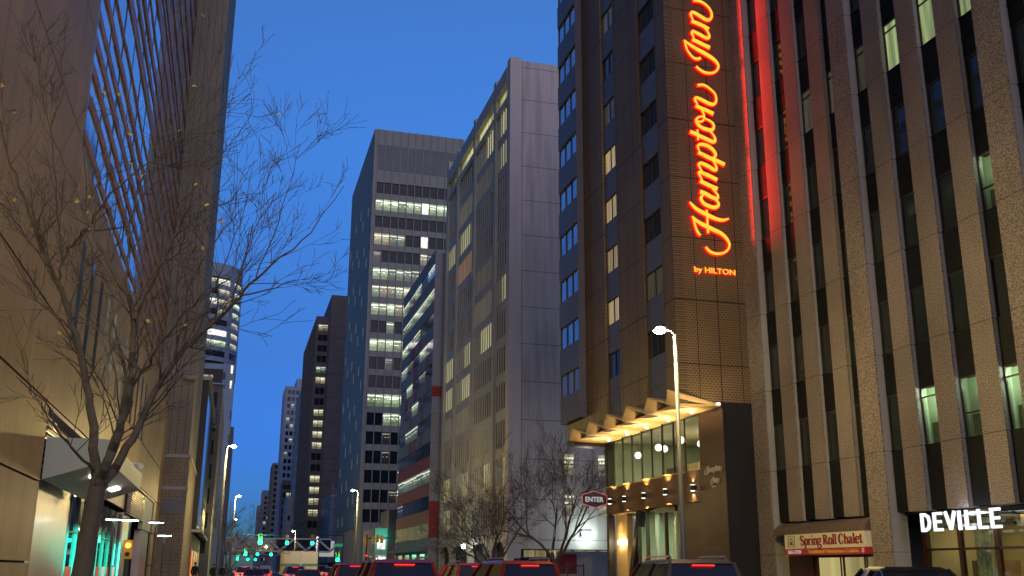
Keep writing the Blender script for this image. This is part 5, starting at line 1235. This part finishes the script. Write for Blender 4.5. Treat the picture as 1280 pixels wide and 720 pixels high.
mb = MB(); mb.ball((15.7, 119.66, 3.0), .12, 8); build(mb, 'lens', M['red_on'], h_)
t = thing('walk_signal', 'yellow pedestrian signal with its orange lamp lit by the shop front', 'traffic signal', (-4.05, 45, 0))
mb = MB(); mb.tube([(-4.05, 45.1, .13), (-4.05, 45.1, 1.9)], .1, 10); build(mb, 'post', M['dark_pole'], t)
mb = MB(); mb.box(-4.22, -3.88, 44.9, 45.2, 1.85, 2.62); h_ = build(mb, 'signal_head', M['yellow_housing'], t)
mb = MB(); mb.ball((-4.05, 44.9, 2.4), .11, 12, sz=1); build(mb, 'orange_lamp', M['orange_on'], h_, True)
mb = MB(); mb.ball((-4.05, 44.92, 2.05), .10, 12); build(mb, 'dark_lens', M['off_lens'], h_, True)
# made-up signal outside the view, added to throw green on the shop front
t = thing('traffic_signal', 'unseen signal post added by the tan wall to throw green on the brushed panels', 'traffic signal', (-3.0, 12, 0), 'traffic signals over the street')
mb = MB(); mb.tube([(-3.0, 12, 0), (-3.0, 12, 3.4)], .08, 8); build(mb, 'pole', M['dark_pole'], t)
mb = MB(); mb.box(-3.2, -2.8, 12.0, 12.2, 2.2, 3.3); h_ = build(mb, 'signal_head', M['yellow_housing'], t)
mb = MB(); mb.ball((-3.0, 12.2, 2.5), .15, 10); build(mb, 'lens', M['green_on'], h_, True)
light('signal_light', 'SPOT', (-3.0, 12.5, 2.5), 450000, (.02, 1, .62), t, .1, (R(89.4), 0, R(5.3)), R(4.2), .8)

# ------------------------------------------------------------------ vehicles (local space: nose towards +y)
def car(kind, col, label, loc, rz=0.0, group='vehicles queuing along the street', lit=True):
    W = {'suv': .95, 'sedan': .9, 'van': 1.0}[kind]
    H = {'suv': 1.72, 'sedan': 1.46, 'van': 1.95}[kind]; Lh = {'suv': 2.3, 'sedan': 2.3, 'van': 2.5}[kind]; belt = {'suv': 1.08, 'sedan': .93, 'van': 1.15}[kind]
    name = {'suv': 'parked_suv', 'sedan': 'car', 'van': 'van'}[kind]
    t = thing({'suv': 'suv', 'sedan': 'car', 'van': 'van'}[kind], label, {'suv': 'SUV', 'sedan': 'car', 'van': 'van'}[kind], (0, 0, 0), group)
    def loft(st, m_, nm, parent, extra=None):
        mb = MB(); n_ = 8; vs = []
        for (y, hb, ht, z0, z1) in st:
            zm = z0 + (z1 - z0) * .55; b = .12 * (z1 - z0)
            vs += [(-hb * .94, y, z0), (-hb, y, z0 + b), (-hb, y, zm), (-ht, y, z1 - b * .5), (-ht * .93, y, z1), (ht * .93, y, z1), (ht, y, z1 - b * .5), (hb, y, zm), (hb, y, z0 + b), (hb * .94, y, z0)]
        k = 10; fs = []
        for i in range(len(st) - 1):
            for j in range(k): fs.append((i * k + j, i * k + (j + 1) % k, (i + 1) * k + (j + 1) % k, (i + 1) * k + j))
        fs += [tuple(range(k)), tuple(reversed([(len(st) - 1) * k + j for j in range(k)]))]
        mb.add(vs, fs); o = build(mb, nm, m_, parent, False); return o
    nose = .78 if kind != 'van' else .95
    loft([(-Lh, W * .9, W * .84, .35, belt * .9), (-Lh + .12, W * .98, W * .9, .28, belt), (-1.2, W, W * .93, .25, belt), (.6, W, W * .93, .25, belt), (.95, W, W * .92, .25, belt * .98), (Lh - .35, W * .96, W * .86, .28, nose), (Lh - .05, W * .86, W * .78, .35, nose - .14), (Lh, W * .8, W * .7, .4, nose - .2)], PAINT[col], 'body', t)
    rb, rf = (-Lh + .25, 1.15) if kind != 'sedan' else (-1.55, 1.05)
    tb, tf = (-Lh + .5, .25) if kind == 'suv' else ((-Lh + .3, .55) if kind == 'van' else (-.85, .2))
    ht = H - .06
    mb = MB(); a = W * .88; b = W * .70
    mb.hexa([(-a, rb, belt - .02), (a, rb, belt - .02), (a, rf, belt - .05), (-a, rf, belt - .05)], [(-b, tb, ht), (b, tb, ht), (b, tf, ht), (-b, tf, ht)]); build(mb, 'windows', M['car_glass'], t)
    mb = MB(); mb.hexa([(-b - .02, tb - .06, ht - .02), (b + .02, tb - .06, ht - .02), (b + .02, tf + .08, ht - .03), (-b - .02, tf + .08, ht - .03)], [(-b * .85, tb + .1, H), (b * .85, tb + .1, H), (b * .85, tf - .15, H), (-b * .85, tf - .15, H)])
    for sx in (-1, 1):
        for (yb, yt) in ((rb, tb), (rf, tf), ((rb * .45 + rf * .55), (tb * .5 + tf * .5))):
            mb.tube([(sx * (a + .005), yb, belt - .03), (sx * (b + .01), yt, ht)], .04, 5)
    build(mb, 'roof', PAINT[col], t)
    if kind == 'suv':
        for sx in (-1, 1):
            mb = MB(); mb.tube([(sx * b * .9, tb + .15, H), (sx * b * .9, tb + .25, H + .06), (sx * b * .9, tf - .35, H + .06), (sx * b * .9, tf - .2, H)], .018, 6); build(mb, 'roof_rail', M['rim'], t)
    for sx in (-1, 1):
        for yy in (-Lh + .85, Lh - .9):
            mb = MB(); mb.tube([(sx * (W - .22), yy, .34), (sx * (W + .01), yy, .34)], .34, 20); w_ = build(mb, 'wheel', M['tyre'], t)
            mb = MB(); mb.tube([(sx * (W - .1), yy, .34), (sx * (W + .02), yy, .34)], .2, 14); build(mb, 'rim', M['rim'], w_)
        mb = MB(); x = sx * W * .74; mb.hexa([(x - .13, -Lh - .02, belt * .70), (x + .13, -Lh - .02, belt * .70), (x + .13, -Lh + .2, belt * .70), (x - .13, -Lh + .2, belt * .70)], [(x - .11, -Lh + .02, belt * .96), (x + .11, -Lh + .02, belt * .96), (x + .11, -Lh + .2, belt * .96), (x - .11, -Lh + .2, belt * .96)])
        build(mb, 'tail_light', M['red_on'] if lit else M['red_panel'], t)
        mb = MB(); mb.box(x - .16, x + .16, Lh - .22, Lh + .01, nose - .32, nose - .16); build(mb, 'headlight', M['white_light'], t)
        mb = MB(); mb.box(sx * (W + .02), sx * (W + .2), .75, .85, belt - .02, belt + .13); build(mb, 'mirror', PAINT[col], t)
    mb = MB(); mb.box(-.26, .26, -Lh - .03, -Lh, belt * .55, belt * .68); build(mb, 'number_plate', M['white_paint'], t)
    mb = MB(); mb.tube([(-W * .25, -Lh + .42, H - .12), (W * .25, -Lh + .42, H - .12)], .012, 6)
    if kind != 'sedan': build(mb, 'brake_light', M['red_on'] if lit else M['red_panel'], t)
    if lit: light('tail_glow', 'POINT', (0, -Lh - .35, belt * .8), 20, (1, .03, .02), t, .3)
    t.location = loc; t.rotation_euler = (0, 0, rz); ORG[t.name] = Vector(loc)
    return t
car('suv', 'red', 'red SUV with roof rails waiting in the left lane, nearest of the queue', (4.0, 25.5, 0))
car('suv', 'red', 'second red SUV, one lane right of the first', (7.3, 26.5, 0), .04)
car('suv', 'grey', 'dark grey SUV in the third lane before the hotel entrance', (9.45, 20.6, 0), -.1)
car('sedan', 'black', 'black car at the right edge beneath the white letter sign', (12.9, 17.5, .13), -.25)
for kind_, col_, x, y, lab in [
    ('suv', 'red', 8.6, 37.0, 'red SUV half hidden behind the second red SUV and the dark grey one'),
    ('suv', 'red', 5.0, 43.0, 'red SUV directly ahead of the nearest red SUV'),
    ('suv', 'grey', 12.5, 56.0, 'grey SUV waiting by the kerb beside the hotel podium'),
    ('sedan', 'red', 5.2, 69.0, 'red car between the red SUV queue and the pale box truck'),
    ('suv', 'silver', 5.4, 87.0, 'silver SUV close behind the pale box truck'),
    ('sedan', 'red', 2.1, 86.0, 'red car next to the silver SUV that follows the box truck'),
    ('suv', 'white', 1.7, 112.0, 'white SUV in the queue just past the slender kerb tree'),
    ('sedan', 'blue', 4.0, 122.0, 'blue car with lit tail lights beside the box truck cab'),
    ('suv', 'blue', 12.4, 128.0, 'blue SUV under the green street name sign'),
    ('van', 'white', 2.0, 137.0, 'white van beneath the nearest green signal'),
    ('van', 'grey', 4.9, 141.0, 'grey van in the tail light queue next to the white van'),
    ('van', 'silver', 12.5, 142.0, 'silver van at the foot of the vertical parking sign'),
    ('suv', 'silver', 4.6, 166.0, 'silver SUV in the queue just past the nearest mast arm'),
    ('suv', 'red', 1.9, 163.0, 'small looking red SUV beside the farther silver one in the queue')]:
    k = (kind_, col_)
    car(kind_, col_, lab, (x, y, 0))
pv = car('van', 'blue', 'blue van parked behind the bare trees before the mauve block', (22.0, 75, 0.13), R(90), None, False)
pv.scale = (1, 1, 1.18)

bus = thing('box_truck', 'tall pale box truck with a green stripe heading away down the middle lane', 'truck', (6.8, 100, 0))
mb = MB(); mb.box(5.25, 8.4, 100, 108, .9, 3.1); build(mb, 'cargo_box', M['white_wall'], bus)
mb = MB(); mb.box(5.22, 8.43, 99.97, 108.01, 1.75, 1.95); build(mb, 'stripe', M['green_stripe'], bus)
mb = MB(); mb.box(5.5, 8.1, 108.1, 110.3, .6, 2.6); build(mb, 'cab', PAINT['white'], bus)
mb = MB(); mb.box(5.35, 8.3, 99.93, 100, 1.05, 1.12); mb.box(6.8, 6.86, 99.94, 100, 1.1, 3.0); build(mb, 'rear_door_frame', M['rim'], bus)
for x in (5.5, 8.0):
    mb = MB(); mb.box(x - .1, x + .2, 99.92, 100, .7, .86); build(mb, 'tail_light', M['red_on'], bus)
    for y in (102, 109): mb = MB(); mb.tube([(x - .15, y, .48), (x + .2, y, .48)], .48, 16); build(mb, 'wheel', M['tyre'], bus)

# fence, barrier and poster wall in the little car park
t = thing('metal_fence', 'black bar fence at the foot of the bare trees', 'fence', (20, 61.5, .13))
mb = MB(); mb.box(17.6, 22.0, 61.5, 61.54, 1.72, 1.78); mb.box(17.6, 22.0, 61.5, 61.54, .35, .4); build(mb, 'rail', M['dark_pole'], t)
for k in range(5): mb = MB(); x = 17.6 + k * 1.1; mb.box(x - .03, x + .03, 61.47, 61.57, .13, 1.9); build(mb, 'post', M['dark_pole'], t)
mb = MB()
for k in range(36): mb.box(17.65 + k * .12, 17.67 + k * .12, 61.51, 61.53, .4, 1.75)
build(mb, 'bars', M['dark_pole'], t)
t = thing('hoarding', 'pale low wall with a red poster beside the hotel corner post', 'wall', (26, 74, 0))
mb = MB(); mb.box(24.3, 31, 74, 74.3, 0, 2.9); build(mb, 'wall', M['white_wall'], t)
mb = MB(); mb.box(24.4, 25.9, 73.94, 74, 1.2, 2.7); build(mb, 'poster', M['red_panel'], t)

# ------------------------------------------------------------------ people on the left pavement
def person(loc, rz, label, h=1.75, stride=.22):
    t = thing('person', label, 'person', loc)
    V = [(0, 0, .96), (.0, .0, 1.15), (0, .01, 1.38), (0, .01, 1.52), (0, .02, 1.64), (0, .03, 1.72)]
    Rr = [(.15, .11), (.14, .10), (.17, .11), (.06, .06), (.085, .1), (.07, .08)]
    E_ = [(0, 1), (1, 2), (2, 3), (3, 4), (4, 5)]
    for sx in (-1, 1):
        s_ = stride * sx; b = len(V)
        V += [(sx * .1, 0, .88), (sx * .11, s_ * .6 + .04, .5), (sx * .11, s_ - .03, .09), (sx * .12, s_ + .13, .04)]
        Rr += [(.095, .1), (.06, .065), (.042, .045), (.045, .03)]; E_ += [(0, b), (b, b + 1), (b + 1, b + 2), (b + 2, b + 3)]
        b = len(V)
        V += [(sx * .19, .0, 1.40), (sx * .25, -s_ * .3 - .02, 1.14), (sx * .25, -s_ * .6 + .08, .9), (sx * .25, -s_ * .6 + .12, .80)]
        Rr += [(.06, .06), (.045, .045), (.033, .033), (.035, .022)]; E_ += [(2, b), (b, b + 1), (b + 1, b + 2), (b + 2, b + 3)]
    me = bpy.data.meshes.new('body'); k = h / 1.78
    me.from_pydata([(x * k, y * k, z * k) for x, y, z in V], E_, []); o = bpy.data.objects.new('body', me); link(o)
    m_ = o.modifiers.new('s', 'SKIN'); m_.use_smooth_shade = True; o.modifiers.new('d', 'SUBSURF').levels = 2
    for i, r_ in enumerate(Rr): me.skin_vertices[0].data[i].radius = (r_[0] * k, r_[1] * k)
    me.skin_vertices[0].data[0].use_root = True
    dg = bpy.context.evaluated_depsgraph_get(); m2 = bpy.data.meshes.new_from_object(o.evaluated_get(dg)); bpy.data.objects.remove(o)
    m2.materials.clear()
    for mm in (M['skin'], M['trouser']): m2.materials.append(mm)
    for p in m2.polygons: p.material_index = 0 if p.center.z > 1.46 * k or (abs(p.center.x) > .2 * k and p.center.z < .88 * k) else 1
    b_ = bpy.data.objects.new('body', m2); link(b_); b_.parent = t
    mb = MB(); prof = [(.80, .19, .14), (.95, .185, .14), (1.15, .17, .13), (1.35, .21, .145), (1.44, .17, .12), (1.50, .085, .085)]
    vs = []; n_ = 14
    for z, a, b in prof: vs += [(a * k * math.cos(2 * math.pi * i / n_), b * k * math.sin(2 * math.pi * i / n_), z * k) for i in range(n_)]
    fs = [(i * n_ + j, i * n_ + (j + 1) % n_, (i + 1) * n_ + (j + 1) % n_, (i + 1) * n_ + j) for i in range(len(prof) - 1) for j in range(n_)]
    mb.add(vs, fs)
    for sx in (-1, 1):
        s_ = stride * sx; mb.tube([(sx * .17 * k, 0, 1.41 * k), (sx * .25 * k, (-s_ * .3 - .02) * k, 1.14 * k), (sx * .25 * k, (-s_ * .6 + .07) * k, .92 * k)], [.085 * k, .07 * k, .055 * k], 10)
    ORG['coat_tmp'] = Vector((0, 0, 0))
    me = bpy.data.meshes.new('coat'); me.from_pydata(mb.v, [], mb.f); me.materials.append(M['coat_dark']); me.polygons.foreach_set('use_smooth', [True] * len(me.polygons))
    c_ = bpy.data.objects.new('coat', me); link(c_); c_.parent = t
    mb = MB(); mb.ball((0, -.0, 1.70 * k), .108 * k, 14, sz=.95); me = bpy.data.meshes.new('hair'); me.from_pydata([(x, y - .012, z) for x, y, z in mb.v if True], [], mb.f); me.materials.append(M['hair'])
    h_ = bpy.data.objects.new('hair', me); link(h_); h_.parent = t
    t.rotation_euler = (0, 0, rz); return t
person((-2.5, 86, .13), R(0), 'person in a long dark coat walking away beside the orange lit shop', 1.82)
person((-1.15, 92, .13), R(12), 'person in dark clothes walking midway along the left pavement', 1.72)
person((-.75, 78, .13), R(180), 'person in dark coat walking towards the camera beside the slender kerb tree', 1.7)
person((-.35, 97, .13), R(0), 'person in dark clothes farthest up the pavement near the kerb', 1.72)
t = thing('round_road_sign', 'round pale road sign on a post by the left kerb', 'sign', (-.15, 88, 0))
mb = MB(); mb.tube([(-.15, 88, .1), (-.15, 88, 3.4)], .04, 8); build(mb, 'post', M['pole'], t)
mb = MB(); mb.tube([(-.15, 87.93, 3.2), (-.15, 87.96, 3.2)], .42, 20); build(mb, 'disc', M['far_grey'], t)

# ------------------------------------------------------------------ sky, light, camera
W = bpy.data.worlds.new('World'); SC.world = W; W.use_nodes = True
nt = W.node_tree; bg = nt.nodes['Background']
sk = nt.nodes.new('ShaderNodeTexSky'); sk.sky_type = 'NISHITA'; sk.sun_disc = False
SUN_EL, SUN_ROT = R(2.0), R(200)
sk.sun_elevation = SUN_EL; sk.sun_rotation = SUN_ROT; sk.altitude = 1000; sk.air_density = 1.0; sk.dust_density = .3; sk.ozone_density = 4.0
mx = nt.nodes.new('ShaderNodeMix'); mx.data_type = 'RGBA'; mx.blend_type = 'MULTIPLY'; mx.inputs[0].default_value = 1

tc = nt.nodes.new('ShaderNodeTexCoord'); sx_ = nt.nodes.new('ShaderNodeSeparateXYZ'); nt.links.new(tc.outputs['Generated'], sx_.inputs[0])
cr = nt.nodes.new('ShaderNodeValToRGB'); el = cr.color_ramp.elements; [el.new(.5) for _ in range(len(SKY_RAMP) - 2)]
for i_, (p_, c_) in enumerate(SKY_RAMP): el[i_].position = p_; el[i_].color = (*[v / 2 for v in c_], 1)
m2_ = nt.nodes.new('ShaderNodeVectorMath'); m2_.operation = 'SCALE'; m2_.inputs['Scale'].default_value = 2.0
nt.links.new(sx_.outputs[2], cr.inputs[0]); nt.links.new(cr.outputs[0], m2_.inputs[0]); nt.links.new(m2_.outputs[0], mx.inputs[7])
nt.links.new(sk.outputs[0], mx.inputs[6]); nt.links.new(mx.outputs[2], bg.inputs[0]); bg.inputs[1].default_value = SKY_STR
sd = bpy.data.lights.new('dusk_sun', 'SUN'); sd.energy = SUN_STR; sd.angle = R(50); sd.color = (1, .76, .66)
so = link(bpy.data.objects.new('dusk_sun', sd)); so.rotation_euler = (R(74), 0, R(2))

cam = bpy.data.cameras.new('camera'); co = link(bpy.data.objects.new('camera', cam)); SC.camera = co
F_, PY_, YAW, PITCH, ROLL = 1228.2, 383.9, .2719, .2610, -.0049
cam.sensor_width = 36; cam.lens = 36 * F_ / 1280; cam.shift_y = (PY_ - 360) / 1280; cam.clip_end = 6000; cam.clip_start = .1
cy, sy, cp, sp = math.cos(YAW), math.sin(YAW), math.cos(PITCH), math.sin(PITCH)
f = Vector((sy * cp, cy * cp, sp)); r_ = Vector((cy, -sy, 0)); d_ = f.cross(r_)
r2 = r_ * math.cos(ROLL) + d_ * math.sin(ROLL); d2 = d_ * math.cos(ROLL) - r_ * math.sin(ROLL)
mw = Matrix((r2, -d2, -f)).transposed().to_4x4(); mw.translation = Vector((0, 0, 1.5)); co.matrix_world = mw

SC.render.engine = 'CYCLES'; SC.cycles.use_denoising = True; SC.cycles.max_bounces = 6; SC.cycles.diffuse_bounces = 2; SC.cycles.glossy_bounces = 3; SC.cycles.transmission_bounces = 4; SC.cycles.transparent_max_bounces = 8
SC.cycles.sample_clamp_indirect = 3; SC.cycles.caustics_reflective = False; SC.cycles.caustics_refractive = False
SC.view_settings.view_transform = 'Standard'; SC.view_settings.look = 'None'; SC.view_settings.exposure = 2.0; SC.view_settings.gamma = 1
for m_ in bpy.data.materials:
    if m_.name in SMALL_EMIT: m_.cycles.emission_sampling = 'NONE'
